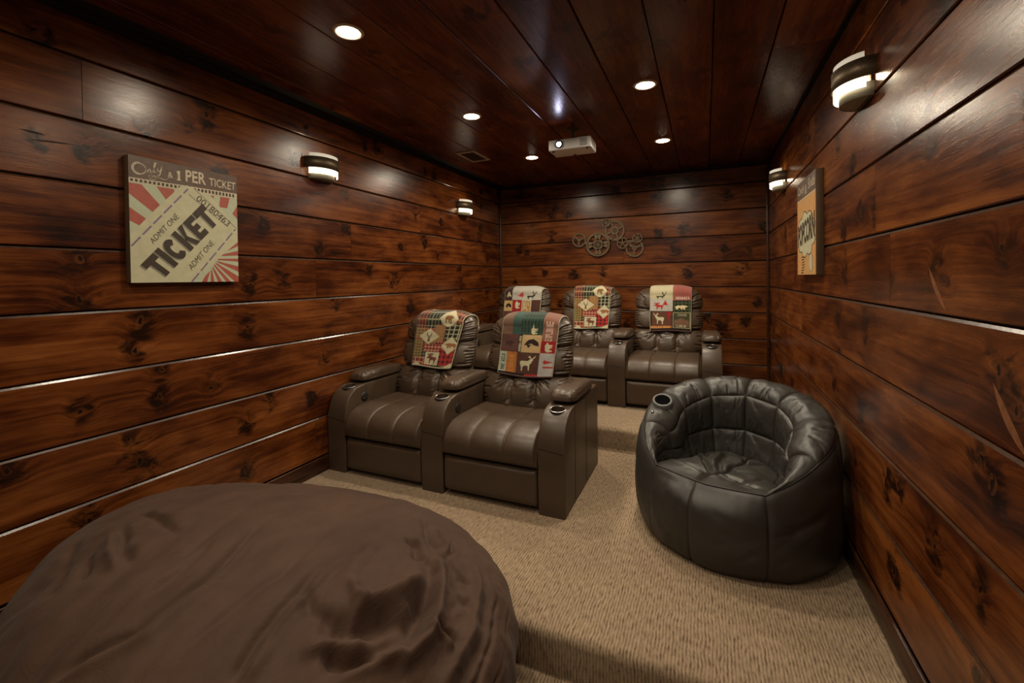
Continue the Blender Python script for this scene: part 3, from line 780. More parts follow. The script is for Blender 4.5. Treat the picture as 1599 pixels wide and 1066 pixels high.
# ------------------------------------------------------------------ film reel wall sculpture
t = empty('reel_sculpture', (1.50, D, 1.86), 0, 'bronze metal wall sculpture of seven film reels on the back wall', 'wall art')
def reel(cx, cz, R, kind, y0, th=0.008):
    """one reel, flat in the XZ plane, its back at y0"""
    bm = bmesh.new(); n = 44
    def ring(r0, r1, ya, yb, nn=n, cx_=0.0, cz_=0.0):
        vs = []
        for i in range(nn):
            a = 2 * PI * i / nn; c, s_ = math.cos(a), math.sin(a)
            vs.append([bm.verts.new((cx_ + r * c, y, cz_ + r * s_)) for r, y in ((r0, ya), (r1, ya), (r1, yb), (r0, yb))])
        for i in range(nn):
            A, B = vs[i], vs[(i + 1) % nn]
            for k in range(4): bm.faces.new((A[k], A[(k + 1) % 4], B[(k + 1) % 4], B[k]))
    def spoke(a, r0, r1, w0, w1):
        c, s_ = math.cos(a), math.sin(a)
        pl = [(r0 * c - w0 * s_, r0 * s_ + w0 * c), (r0 * c + w0 * s_, r0 * s_ - w0 * c), (r1 * c + w1 * s_, r1 * s_ - w1 * c), (r1 * c - w1 * s_, r1 * s_ + w1 * c)]
        prism_bm(bm, pl, 1, -th, 0.0)
    if kind == 'big':
        ring(R * 0.84, R, -th, 0); ring(R * 0.30, R * 0.44, -th, 0); ring(R * 0.02, R * 0.09, -th, 0, 16)
        for k in range(6):
            spoke(k * PI / 3, R * 0.07, R * 0.32, R * 0.045, R * 0.045)
        for k in range(4):
            a = k * PI / 2 + 0.02
            for d in (-0.20, 0.20): spoke(a + d, R * 0.38, R * 0.88, R * 0.075, R * 0.15)
            spoke(a, R * 0.40, R * 0.55, R * 0.09, R * 0.05)
        ring(R * 0.13, R * 0.20, -th, 0, 20); ring(R * 0.19, R * 0.24, -th, 0, 24)
    else:
        ns, hub, wd = {'three': (3, .26, .10), 'five': (5, .24, .07), 'six': (6, .26, .07), 'four': (4, .42, .07)}[kind]
        ring(R * 0.82, R, -th, 0); ring(R * hub * 0.55, R * hub, -th, 0, 24); ring(R * 0.02, R * hub * 0.28, -th, 0, 12)
        for k in range(6): spoke(k * PI / 3 + .2, R * hub * 0.2, R * hub * 0.6, R * 0.04, R * 0.04)
        for k in range(ns):
            a = 2 * PI * k / ns + 0.4
            if kind == 'three':
                spoke(a - 0.14, R * hub * .9, R * .85, R * .05, R * .06); spoke(a + 0.14, R * hub * .9, R * .85, R * .05, R * .06)
            else: spoke(a, R * hub * .9, R * .85, R * wd, R * wd * 1.3)
    ring(R * 0.95, R * 1.0, -th - 0.004, -th + 0.001)
    o = bm_obj('film_reel', bm, M['reel_metal'], t); o.location = (cx - 1.50, y0, cz - 1.86)
    return o
reel(1.108, 1.855, 0.088, 'three', -0.012); reel(1.346, 1.790, 0.147, 'big', -0.024); reel(1.450, 2.052, 0.054, 'six', -0.024)
reel(1.550, 1.954, 0.121, 'four', -0.010); reel(1.645, 1.795, 0.068, 'five', -0.024); reel(1.820, 1.847, 0.058, 'six', -0.026); reel(1.785, 1.730, 0.106, 'three', -0.012)
for lo_, hi_ in (((1.520, -0.018, 1.832), (1.533, -0.006, 1.895)), ((1.520, -0.018, 1.826), (1.60, -0.006, 1.839)), ((1.70, -0.022, 1.80), (1.79, -0.012, 1.826)), ((1.185, -0.02, 1.80), (1.24, -0.010, 1.83))):
    box('connecting_bar', (lo_[0] - 1.50, lo_[1], lo_[2] - 1.86), (hi_[0] - 1.50, hi_[1], hi_[2] - 1.86), M['reel_metal'], t)
for x_, z_ in ((1.108, 1.855), (1.346, 1.79), (1.55, 1.954), (1.785, 1.73)):
    box('standoff', (x_ - 1.504, -0.026, z_ - 1.864), (x_ - 1.496, 0.0, z_ - 1.856), M['reel_metal'], t)

# ------------------------------------------------------------------ recliners
SEAT, ARM = 0.655, 0.165            # seat width, arm width
BZ = np.array([0.40, 0.47, 0.56, 0.66, 0.74, 0.86, 0.94, 1.00, 1.04, 1.065, 1.082, 1.091, 1.095])
BWd = np.array([0.29, 0.312, 0.320, 0.316, 0.323, 0.323, 0.322, 0.312, 0.295, 0.272, 0.240, 0.20, 0.03])
def back_center(z):    # y of the middle of the backrest, leaning back
    return 0.655 + (z - 0.42) * 0.265
def back_half(z):
    return np.interp(z, BZ, BWd)
def back_front(x, z):  # smooth front face (y) used for draping the throws
    w = back_half(z); t = 0.105
    k = np.clip(1 - np.abs(x / np.maximum(w, .02)) ** 2.6, 0, 1) ** (1 / 2.2)
    cap = np.sqrt(np.clip(1 - np.clip((z - 1.00) / 0.097, 0, 1) ** 2, 0, 1))
    return back_center(z) - t * k * cap
def make_backrest(parent):
    nu, nv = 220, 190
    v = np.linspace(0, 1, nv); z = 0.40 + 0.695 * (1 - (1 - v) ** 1.25)
    a = np.linspace(0, 2 * PI, nu, endpoint=False)
    A, Z = np.meshgrid(a, z, indexing='ij')
    w = back_half(Z)
    cap = np.sqrt(np.clip(1 - np.clip((Z - 1.00) / 0.097, 0, 1) ** 2, 0, 1))
    cap = cap * np.sqrt(np.clip((Z - 0.395) / 0.03, 0, 1))
    tf = 0.105 * cap; tb = 0.095 * cap
    X = w * spow(np.cos(A), 0.62)
    sn = np.sin(A)
    Y = back_center(Z) - np.where(sn > 0, tf * np.abs(sn) ** 0.8, -tb * np.abs(sn) ** 0.5)
    front = smooth(-0.25, 0.25, sn)
    P2 = np.stack([X, Z], -1)
    h = np.zeros_like(X)
    # stuffed bands: lumbar, middle, head
    for z0, z1, b in ((0.42, 0.672, 0.052), (0.672, 0.865, 0.026), (0.865, 1.10, 0.026)):
        c, hf = (z0 + z1) / 2, (z1 - z0) / 2
        q = np.clip(1 - ((Z - c) / hf) ** 2, 0, 1) ** 0.6
        h += b * q * np.where((Z >= z0) & (Z < z1), 1, 0)
    # lumbar cushion in three lobes
    lum = smooth(0.44, 0.52, Z) * smooth(0.70, 0.66, Z)
    for xs in (-0.095, 0.095):
        h += -0.034 * np.exp(-((X - xs * (0.9 + 0.3 * (0.69 - Z))) / 0.016) ** 2) * lum
    h += -0.028 * np.exp(-((Z - 0.672) / 0.010) ** 2) - 0.016 * np.exp(-((Z - 0.865 - 0.02 * (np.abs(X) / .3) ** 2) / 0.008) ** 2)
    rs = random.Random(5)
    creases = []
    for xs in (-0.095, 0.095):           # gathers fanning down and out of the tufts
        for k in range(9):
            an = math.radians(-72 + 144 * k / 8 + rs.uniform(-6, 6)); L = rs.uniform(0.07, 0.14)
            x0, z0 = xs + rs.uniform(-.012, .012), 0.668
            creases.append(([(x0, z0), (x0 + L * math.sin(an), z0 - L * math.cos(an) * .8 - .02)], 0.0065, 0.017))
            if k % 2 == 0:
                L = rs.uniform(.04, .08)
                creases.append(([(x0, 0.70), (x0 + L * math.sin(an), 0.70 + L * math.cos(an) * .6)], 0.005, 0.007))
        for k in range(5):
            z0 = rs.uniform(0.46, 0.62); L = rs.uniform(.03, .06); sg = rs.choice((-1, 1))
            creases.append(([(xs, z0), (xs + sg * L, z0 - L * .8)], 0.0045, 0.007))
    for sg in (-1, 1):                   # leather pulled in at the outer wings, folds fan towards the band seams
        for k in range(9):               # head band
            f = k / 8; z0 = 0.885 + 0.15 * f
            L = 0.05 + 0.09 * (1 - abs(f - .35)) * rs.uniform(.6, 1)
            xe = sg * (0.325 if z0 < .98 else 0.30)
            creases.append(([(xe, z0), (xe - sg * L * .5, z0 - 0.012 * f - .004), (xe - sg * L, z0 - 0.045 * f - .006)], 0.0075, 0.014))
        for k in range(7):               # middle band
            f = k / 6; z0 = 0.715 + 0.13 * f
            L = rs.uniform(0.03, 0.06) + (0.05 if k in (0, 6) else 0)
            creases.append(([(sg * 0.325, z0), (sg * (0.325 - L), z0 + (0.5 - f) * -0.02)], 0.007, 0.011))
        for k in range(5):
            z0 = 0.47 + 0.18 * k / 4
            creases.append(([(sg * 0.32, z0), (sg * (0.32 - rs.uniform(.04, .09)), z0 + rs.uniform(-.01, .03))], 0.006, 0.010))
    cr = np.zeros_like(h)
    for pts, w_, d_ in creases: cr = cr + groove(P2, pts, w_, d_)
    cr = np.maximum(cr, -0.024)
    h = (h + cr) * front + 0.002 * fbm(X * 14, Z * 14, A, 3)
    cx, cy = 0 * X, back_center(Z)
    nx, ny = X / np.maximum(w, .05) * 0.55, (Y - cy) / 0.10
    nl = np.sqrt(nx ** 2 + ny ** 2) + 1e-6
    e = np.clip(cap, 0.0, 1)
    P = np.stack([X + h * nx / nl * e, Y + h * ny / nl * e, Z + 0.0], -1)
    return grid_obj('backrest', P, M['leather'], parent, cu=True, flip=True)

def make_seat_cushion(parent):
    # side profile of the waterfall cushion (y, z)
    key = [(0.02, 0.262), (-0.012, 0.268), (-0.018, 0.30), (-0.016, 0.345), (-0.004, 0.385), (0.03, 0.423), (0.085, 0.448), (0.17, 0.458), (0.30, 0.455), (0.45, 0.448), (0.58, 0.445)]
    key = np.array(key); d = np.r_[0, np.cumsum(np.linalg.norm(np.diff(key, axis=0), axis=1))]
    s_ = np.linspace(0, d[-1], 90)
    py = np.interp(s_, d, key[:, 0]); pz = np.interp(s_, d, key[:, 1])
    for _ in range(12):
        py[1:-1] = (py[:-2] + 2 * py[1:-1] + py[2:]) / 4; pz[1:-1] = (pz[:-2] + 2 * pz[1:-1] + pz[2:]) / 4
    nx_ = 190; hw = SEAT / 2 - 0.004
    x = np.linspace(-hw, hw, nx_)
    X, I = np.meshgrid(x, np.arange(90), indexing='ij')
    Y, Z = py[I], pz[I]
    ty, tz = np.gradient(py), np.gradient(pz); l = np.hypot(ty, tz)
    ny, nz = (-tz / l)[I], (ty / l)[I]
    h = 0 * X
    third = SEAT / 3
    for k in (-1, 0, 1):
        m = np.abs(X - k * third) <= third / 2
        h = np.where(m, 0.007 * np.clip(1 - ((X - k * third) / (third / 2)) ** 4, 0, 1) + 0.006, h)
    for xs in (-third / 2, third / 2):
        h += -0.009 * np.exp(-((X - xs) / 0.0035) ** 2)
    edge = smooth(hw, hw - 0.025, np.abs(X)); h = h * edge - 0.015 * (1 - edge)
    h = h * smooth(2, 14, I) + 0.0012 * fbm(X * 9, s_[I] * 9, 0, 3)
    P = np.stack([X, Y + ny * h, Z + nz * h], -1)
    # skirt down the sides
    lo = P[:1].copy(); lo[..., 2] = 0.24; lo[..., 1] = np.maximum(lo[..., 1], 0.0)
    hi = P[-1:].copy(); hi[..., 2] = 0.24; hi[..., 1] = np.maximum(hi[..., 1], 0.0)
    P = np.concatenate([lo, P, hi], 0)
    return grid_obj('seat_cushion', P, M['leather'], parent)

def pillow(name, c, half, m, parent, e=0.55, nu=72, nv=40, disp=None, rotx=0.0):
    a = np.linspace(0, 2 * PI, nu, endpoint=False); b = np.linspace(-PI / 2, PI / 2, nv)
    A, B = np.meshgrid(a, b, indexing='ij')
    cb = spow(np.cos(B), e * 0.9); X = half[0] * cb * spow(np.cos(A), e); Y = half[1] * cb * spow(np.sin(A), e * .8); Z = half[2] * np.where(B > 0, spow(np.sin(B), 1.1) * 1.15, spow(np.sin(B), .5) * .8)
    P = np.stack([X, Y, Z], -1)
    if disp is not None: P = P + normals(P, True) * disp(P)[..., None] * -1
    if rotx:
        cs, sn = math.cos(rotx), math.sin(rotx)
        P = np.stack([P[..., 0], P[..., 1] * cs - P[..., 2] * sn, P[..., 1] * sn + P[..., 2] * cs], -1)
    return grid_obj(name, P + np.array(c), m, parent, cu=True, flip=True)

def arm_mesh():
    """leather arm body with a real hole for the cup"""
    k = [(0.0, 0.0), (0.0, 0.36), (0.004, 0.42), (0.016, 0.475), (0.040, 0.525), (0.075, 0.562), (0.115, 0.586), (0.16, 0.597), (0.22, 0.600), (0.80, 0.600), (0.835, 0.58), (0.845, 0.55), (0.845, 0.0)]
    bm = bmesh.new()
    A, B = prism_bm(bm, k, 0, -ARM / 2, ARM / 2)
    bm.verts.ensure_lookup_table()
    es = [e for e in bm.edges if abs(e.verts[0].co.x - e.verts[1].co.x) < 1e-6]
    bmesh.ops.bevel(bm, geom=es, offset=0.010, segments=3, profile=0.5, affect='EDGES')
    bmesh.ops.recalc_face_normals(bm, faces=bm.faces)
    me = bpy.data.meshes.new('armrest'); bm.to_mesh(me); bm.free()
    o = bpy.data.objects.new('armtmp', me); scene.collection.objects.link(o)
    bm = bmesh.new()
    bmesh.ops.create_cone(bm, cap_ends=True, segments=36, radius1=0.043, radius2=0.043, depth=0.16, matrix=Matrix.Translation((0, 0.137, 0.59)))
    cm = bpy.data.meshes.new('cut'); bm.to_mesh(cm); bm.free()
    co = bpy.data.objects.new('cut', cm); scene.collection.objects.link(co)
    md = o.modifiers.new('b', 'BOOLEAN'); md.object = co; md.operation = 'DIFFERENCE'; md.solver = 'EXACT'
    dg = bpy.context.evaluated_depsgraph_get(); dg.update()
    out = bpy.data.meshes.new_from_object(o.evaluated_get(dg))
    bpy.data.objects.remove(o); bpy.data.objects.remove(co)
    out.name = 'armrest'; shade(out); out.set_sharp_from_angle(angle=math.radians(38))
    out.materials.clear(); out.materials.append(M['leather'])
    return out
ARM_ME = arm_mesh()
def armrest(parent, xc, panel):
    a = link(bpy.data.objects.new('armrest', ARM_ME), parent); a.location = (xc, 0, 0)
    rs = random.Random(11)
    cre = []
    for k in range(16):
        y0 = rs.uniform(-.23, .23); sg = rs.choice((-1, 1)); L = rs.uniform(.03, .07)
        cre.append(([(sg * .09, y0), (sg * (.09 - L), y0 + rs.uniform(-.03, .03))], .005, .006))
    for k in range(8):
        x0 = rs.uniform(-.07, .07); cre.append(([(x0, -.258), (x0 * .7, -.258 + rs.uniform(.03, .07))], .005, .006))
    def disp(P):
        h = 0.003 * fbm(P[..., 0] * 18, P[..., 1] * 18, P[..., 2] * 10, 3) * (P[..., 2] > -0.01)
        for c in cre: h = h + groove(P[..., :2], *c) * (P[..., 2] > 0)
        return h - 0.006 * np.exp(-((P[..., 2] + 0.012) / 0.004) ** 2)
    pillow('arm_pad', (0, 0.460, 0.634), (0.084, 0.262, 0.042), M['leather'], a, e=0.42, disp=disp, rotx=-0.02)
    ch_ = lathe('cup_holder', (0, 0, 0.0), [(0.0001, 0.525), (0.040, 0.526), (0.0425, 0.53), (0.0425, 0.596), (0.044, 0.6035), (0.049, 0.6035), (0.0515, 0.600), (0.0515, 0.585)], M['black_plastic'], a, n=40)
    cr_ = lathe('holder_rim', (0, 0, 0.0), [(0.0445, 0.603), (0.047, 0.6055), (0.0495, 0.603)], M['chrome'], a, n=40)
    for q_ in (ch_, cr_): q_.location = (0, 0.215, -0.006); q_.rotation_euler = (0.13, 0, 0)
    w = ARM / 2
    tube('seam', [(-w + .004, -0.0012, 0.395), (w - .004, -0.0012, 0.375)], 0.0016, M['seam'], a)
    for y in (0.22, 0.50):
        tube('seam', [(w + .0003, y, 0.02), (w + .0003, y, 0.592)], 0.0016, M['seam'], a)
        tube('seam', [(-w - .0003, y, 0.02), (-w - .0003, y, 0.592)], 0.0016, M['seam'], a)
    if panel:
        cp = lathe('control_panel', (0, 0, 0), [(0.0001, 0.005), (0.026, 0.005), (0.032, 0.003), (0.034, 0.0)], M['black_plastic'], a, n=32)
        cp.rotation_euler = (0, PI / 2, 0); cp.location = (w, 0.205, 0.503); cp.scale = (1, 1.15, 1)
        for dy, dz in ((-.012, .010), (.012, .010), (-.012, -.010), (.012, -.010)):
            box('button', (dz - 0.006, dy - 0.008, 0.004), (dz + 0.006, dy + 0.008, 0.007), M['seam'], cp, bevel=0.001)
    return a

def make_recliner(loc, label, left_arm, proto=None):
    t = empty('recliner', loc, 0, label, 'recliner', 'brown leather theater recliners')
    if proto is None:
        b = box('base', (-SEAT / 2 + .004, 0.05, 0.012), (SEAT / 2 - .004, 0.84, 0.255), M['seam'], t, bevel=0.01)
        make_seat_cushion(t)
        # footrest: slightly stuffed panel
        hw = SEAT / 2 - 0.005
        x = np.linspace(-hw, hw, 60); z = np.linspace(0.036, 0.252, 36)
        X, Z = np.meshgrid(x, z, indexing='ij')
        ex = np.clip(1 - (np.abs(X) / hw) ** 12, 0, 1) ** .4; ez = np.clip(1 - (np.abs(Z - .144) / .108) ** 7, 0, 1) ** .5
        Yf = 0.018 - 0.030 * ex * ez + 0.001 * fbm(X * 10, Z * 10, 3.3)
        Pf = np.stack([X, Yf, Z], -1)
        lo, hi = Pf[:1].copy(), Pf[-1:].copy(); lo[..., 1] = .06; hi[..., 1] = .06
        Pf = np.concatenate([lo, Pf, hi], 0)
        bo, to = Pf[:, :1].copy(), Pf[:, -1:].copy(); bo[..., 1] = .06; to[..., 1] = .06
        grid_obj('footrest', np.concatenate([bo, Pf, to], 1), M['leather'], t)
        bk = make_backrest(t)
        box('back_shell', (-0.30, 0.76, 0.05), (0.30, 0.84, 0.60), M['leather'], t, bevel=0.02)
    else:
        for ch in proto.children:
            if ch.name.split('.')[0] in ('base', 'seat_cushion', 'footrest', 'backrest', 'back_shell'):
                c = ch.copy(); link(c, t)
    if left_arm: armrest(t, -(SEAT + ARM) / 2, True)
    armrest(t, (SEAT + ARM) / 2, not label.startswith('rightmost') and 'end of' not in label)
    return t
R1Y, R2Y = 2.412, 4.165
xr1 = [0.505, 1.325]
xr2 = [2.198 - 1.64, 2.198 - 0.82, 2.198]
rec = make_recliner((xr1[0], R1Y, 0.0), 'brown leather recliner in front row against the left wall, plaid throw on it', True)
make_recliner((xr1[1], R1Y, 0.0), 'brown leather recliner at the right end of the front row', False, rec)
make_recliner((xr2[0], R2Y, T2), 'brown leather recliner in back row by the left wall, mostly hidden', True, rec)
make_recliner((xr2[1], R2Y, T2), 'middle brown leather recliner of the back row with plaid throw', False, rec)
make_recliner((xr2[2], R2Y, T2), 'brown leather recliner at the right end of the back row', False, rec)

# ------------------------------------------------------------------ printed throws
def rgb(*c): return np.array([((x / 255) ** 2.2) for x in c])
CREAM, RED, GRN, TAN, BRN, DRK, GRY, ORG, RST = rgb(186, 178, 146), rgb(158, 50, 46), rgb(56, 62, 44), rgb(150, 116, 76), rgb(88, 54, 44), rgb(34, 26, 26), rgb(160, 156, 152), rgb(158, 98, 48), rgb(130, 72, 62)
def inpoly(U, V, poly):
    ins = np.zeros(U.shape, bool); n = len(poly); j = n - 1
    for i in range(n):
        xi, yi = poly[i]; xj, yj = poly[j]
        c = ((yi > V) != (yj > V)) & (U < (xj - xi) * (V - yi) / (yj - yi + 1e-12) + xi)
        ins ^= c; j = i
    return ins
# silhouettes in a unit box, facing right, y up
DEER = [[(.10, .55), (.16, .62), (.55, .62), (.66, .74), (.80, .78), (.84, .70), (.78, .62), (.74, .50), (.66, .42), (.66, .05), (.60, .05), (.57, .34), (.34, .34), (.26, .20), (.28, .02), (.20, .02), (.18, .24), (.12, .40)],
        [(.70, .74), (.60, .88), (.62, 1.0), (.66, .90), (.73, .80)], [(.74, .76), (.84, .86), (.94, .98), (.92, .84), (.82, .78)], [(.56, .92), (.66, .86), (.64, .82), (.54, .86)]]
MOOSE = [[(.08, .50), (.14, .64), (.40, .64), (.58, .74), (.72, .72), (.90, .58), (.88, .48), (.76, .52), (.68, .44), (.66, .04), (.59, .04), (.56, .34), (.34, .36), (.28, .24), (.30, .03), (.22, .03), (.18, .28), (.12, .42)],
         [(.52, .76), (.40, .84), (.44, .98), (.54, .90), (.64, .98), (.68, .84), (.84, .94), (.88, .80), (.72, .72), (.60, .74)]]
BEAR = [[(.04, .40), (.10, .62), (.26, .74), (.44, .72), (.62, .78), (.76, .72), (.94, .60), (.95, .52), (.80, .48), (.74, .36), (.76, .12), (.64, .12), (.60, .34), (.56, .34), (.58, .14), (.46, .14), (.42, .34), (.28, .36), (.24, .14), (.12, .14), (.12, .34)]]
HEAD = [[(.38, .05), (.42, .40), (.40, .52), (.60, .52), (.58, .40), (.62, .05)], [(.40, .50), (.28, .62), (.26, .85), (.34, .95), (.33, .70), (.46, .58)], [(.60, .50), (.72, .62), (.74, .85), (.66, .95), (.67, .70), (.54, .58)], [(.28, .46), (.40, .50), (.40, .44)], [(.72, .46), (.60, .50), (.60, .44)]]
TREE = [[(.5, 1), (.62, .72), (.57, .72), (.74, .46), (.64, .46), (.84, .16), (.55, .16), (.55, 0), (.45, 0), (.45, .16), (.16, .16), (.36, .46), (.26, .46), (.43, .72), (.38, .72)]]
FISH = [[(.05, .35), (.3, .75), (.6, .85), (.9, .6), (.95, .3), (.7, .35), (.5, .5), (.3, .4)], [(.2, .4), (.35, .15), (.5, .4)]]
def put(C, U, V, shape, x0, y0, x1, y1, col, rot=0, flip=False):
    u = (U - x0) / (x1 - x0); v = (V - y0) / (y1 - y0)
    if rot == 1: u, v = v, 1 - u          # quarter turns
    elif rot == 3: u, v = 1 - v, u
    elif rot == 2: u, v = 1 - u, 1 - v
    if flip: u = 1 - u
    for p_ in shape:
        C[inpoly(u, v, p_)] = col
def rect(C, U, V, x0, y0, x1, y1, col):
    C[(U >= x0) & (U < x1) & (V >= y0) & (V < y1)] = col
def plaid(C, U, V, x0, y0, x1, y1, a, b, c, f=0.06, ang=0.0):
    m = (U >= x0) & (U < x1) & (V >= y0) & (V < y1)
    uu, vv = (U % f) / f, (V % f) / f
    P_ = np.broadcast_to(a, C.shape).copy()
    s1 = (uu < 0.35); s2 = (vv < 0.35)
    P_[s1 ^ s2] = (a + b) / 2; P_[s1 & s2] = b
    P_[(np.abs(uu - .7) < .05) | (np.abs(vv - .7) < .05)] = c
    C[m] = P_[m]
def letters(C, U, V, txt, x0, y0, x1, y1, col, rot=0):
    """coarse 3x5 lettering"""
    F_ = {'E': '111100111100111', 'X': '101101010101101', 'P': '111101111100100', 'R': '110101110101101', 'L': '100100100100111', 'O': '111101101101111', 'F': '111100111100100', 'I': '111010010010111', 'S': '111100111001111',
          'H': '101101111101101', 'N': '111101101101101', 'G': '111100101101111', 'W': '101101101111101', 'D': '110101101101110', 'A': '111101111101101', 'V': '101101101101010', 'T': '111010010010010', 'U': '101101101101111',
          'Y': '101101111010010', 'K': '101110100110101', 'C': '111100100100111', 'M': '101111111101101', 'B': '110101110101110', ' ': '0' * 15, '.': '000000000000010'}
    u = (U - x0) / (x1 - x0); v = (V - y0) / (y1 - y0)
    if rot == 1: u, v = v, 1 - u
    elif rot == 3: u, v = 1 - v, u
    elif rot == 2: u, v = 1 - u, 1 - v
    elif rot == 5: u = 1 - u
    ok = (u >= 0) & (u < 1) & (v >= 0) & (v < 1)
    n = len(txt); k = np.clip((u * n).astype(int), 0, n - 1); cu_ = ((u * n) % 1) / 0.78
    ci = np.clip((cu_ * 3).astype(int), 0, 2); ri = np.clip(((1 - v) * 5).astype(int), 0, 4)
    T_ = np.array([[int(x) for x in F_[c]] for c in txt])
    on = T_[k, ri * 3 + ci].astype(bool) & ok & (cu_ < 1)
    C[on] = col
def base_noise(C, U, V, k=0.10):
    n = fbm(U * 60, V * 60, 1.7, 2) * k + fbm(U * 9, V * 9, 4.1, 2) * 0.05
    return np.clip(C * (1 + n[..., None]), 0, 1)
def print_plaid(U, V):
    C = np.broadcast_to(CREAM, U.shape + (3,)).copy()
    k = 0.25
    pal = [(RED, DRK, CREAM * .5), (TAN, GRN, TAN), (GRN, DRK, CREAM * .6), (RED, BRN, TAN), (RST, DRK, TAN)]
    r = random.Random(4)
    for i in range(-1, 5):
        for j in range(-1, 8):
            a, b, c = pal[r.randrange(5)]
            plaid(C, U, V, i * k, j * k - .1, i * k + k, j * k + k - .1, a, b, c, 0.075)
    plaid(C, U, V, .45, .58, .68, .98, TAN, rgb(120, 84, 52), TAN, .05); plaid(C, U, V, .70, .62, 1, 1.0, GRN, DRK, CREAM, .10)
    plaid(C, U, V, 0, .20, .22, .62, rgb(140, 116, 66), GRN, TAN, .07); plaid(C, U, V, .26, .34, .70, .52, RED, BRN, CREAM, .08)
    plaid(C, U, V, .62, .05, 1, .40, RED, DRK, RED, .11); plaid(C, U, V, 0, .0, .30, .2, RED, GRN, CREAM, .11)
    def dia(cx, cy, rx, ry): return [[(cx - rx, cy), (cx, cy + ry), (cx + rx, cy), (cx, cy - ry)]]
    for d in dia(.34, .70, .24, .19) + dia(.86, .50, .20, .21) + dia(.72, 1.04, .20, .11) + dia(.12, .0, .14, .09) + dia(1.0, .02, .18, .09) + dia(.2, 1.3, .2, .17):
        C[inpoly(U, V, d)] = CREAM
    put(C, U, V, HEAD, .21, .56, .47, .82, rgb(110, 78, 56))
    put(C, U, V, BEAR, .73, .42, 1.02, .60, rgb(140, 92, 58), flip=True)
    put(C, U, V, BEAR, .63, .99, .83, 1.09, rgb(120, 86, 52))
    rect(C, U, V, .32, .045, .66, .335, CREAM)
    put(C, U, V, MOOSE, .34, .06, .64, .32, rgb(112, 66, 50), flip=True)
    return base_noise(C, U, V)
def print_lodge_side(U, V):     # front row, prints lie on their side
    C = np.broadcast_to(BRN, U.shape + (3,)).copy()
    rect(C, U, V, 0, .83, .60, 1.20, rgb(52, 74, 66)); plaid(C, U, V, .36, .83, .76, 1.3, rgb(48, 66, 54), rgb(28, 40, 36), rgb(60, 80, 70), .06)
    rect(C, U, V, 0, .83, .20, 1.3, rgb(104, 78, 64)); rect(C, U, V, .745, .68, 1, 1.4, rgb(124, 86, 74))
    put(C, U, V, BEAR, .50, .84, .68, 1.02, CREAM, rot=1)
    letters(C, U, V, 'EXPLORE', .80, .72, .92, 1.05, rgb(190, 160, 140), rot=1)
    rect(C, U, V, 0, .47, .33, .84, rgb(84, 54, 48)); put(C, U, V, BEAR, .07, .56, .27, .74, rgb(62, 40, 38))
    rect(C, U, V, .33, .47, .40, .84, DRK); letters(C, U, V, 'WOODLAND', .345, .49, .385, .82, CREAM, rot=1)
    rect(C, U, V, .40, .47, .745, .84, rgb(178, 150, 108)); put(C, U, V, FISH, .42, .52, .73, .80, rgb(44, 34, 32))
    rect(C, U, V, .745, .47, 1, .68 + .04, rgb(140, 34, 38)); put(C, U, V, BEAR, .77, .48, .97, .70, CREAM, rot=1)
    rect(C, U, V, .0, .04, .14, .47, rgb(150, 158, 140)); letters(C, U, V, 'THE WILD', .035, .08, .11, .43, DRK, rot=1)
    rect(C, U, V, .14, .04, .33, .47, ORG); letters(C, U, V, 'LODGE', .19, .08, .28, .43, rgb(180, 120, 66), rot=1)
    rect(C, U, V, .33, .04, .75, .47, rgb(78, 50, 42)); put(C, U, V, DEER, .37, .10, .70, .42, CREAM, rot=0, flip=False)
    rect(C, U, V, .75, .0, 1, .47, GRY); put(C, U, V, TREE, .80, .22, .99, .36, RED, rot=3); rect(C, U, V, .82, .17, 1, .20, RED)
    rect(C, U, V, 0, .0, .75, .05, DRK); rect(C, U, V, .5, .0, .74, .045, RED)
    return base_noise(C, U, V)
def print_lodge_up(U, V):       # back row right, prints upright
    C = np.broadcast_to(DRK, U.shape + (3,)).copy()
    rect(C, U, V, 0, .55, .56, 1.4, rgb(168, 164, 156)); rect(C, U, V, .0, .90, .56, 1.4, CREAM * .92)
    rect(C, U, V, .56, .86, 1, 1.4, rgb(146, 84, 76)); letters(C, U, V, 'FISHING', .62, .885, .95, .96, rgb(214, 190, 176), rot=5)
    put(C, U, V, TREE, .26, .70, .49, .86, RED); put(C, U, V, MOOSE, .06, .58, .36, .80, RED, flip=True)
    put(C, U, V, DEER, .12, .90, .42, 1.03, rgb(60, 58, 40)); 
    plaid(C, U, V, .58, .53, 1, .85, rgb(60, 68, 50), rgb(30, 32, 26), rgb(84, 84, 62), .09); put(C, U, V, BEAR, .60, .58, .94, .76, rgb(212, 196, 150))
    rect(C, U, V, .04, .14, .54, .53, rgb(92, 60, 48)); put(C, U, V, TREE, .38, .30, .56, .56, rgb(150, 40, 40), rot=2)
    put(C, U, V, DEER, .06, .17, .38, .50, CREAM, flip=True)
    rect(C, U, V, .56, .07, 1.0, .52, rgb(140, 130, 96)); rect(C, U, V, .58, .09, .97, .50, rgb(66, 66, 50)); 
    C[inpoly(U, V, [(.60, .12), (.60, .28), (.76, .36), (.95, .28), (.95, .12)])] = rgb(110, 82, 66)
    letters(C, U, V, 'CABIN', .68, .41, .90, .48, rgb(150, 142, 112)); letters(C, U, V, 'LAKE', .66, .10, .90, .16, rgb(170, 160, 140))
    rect(C, U, V, .0, .06, .54, .13, ORG); letters(C, U, V, 'WILDLIFE', .03, .07, .50, .12, rgb(200, 150, 100))
    return base_noise(C, U, V)
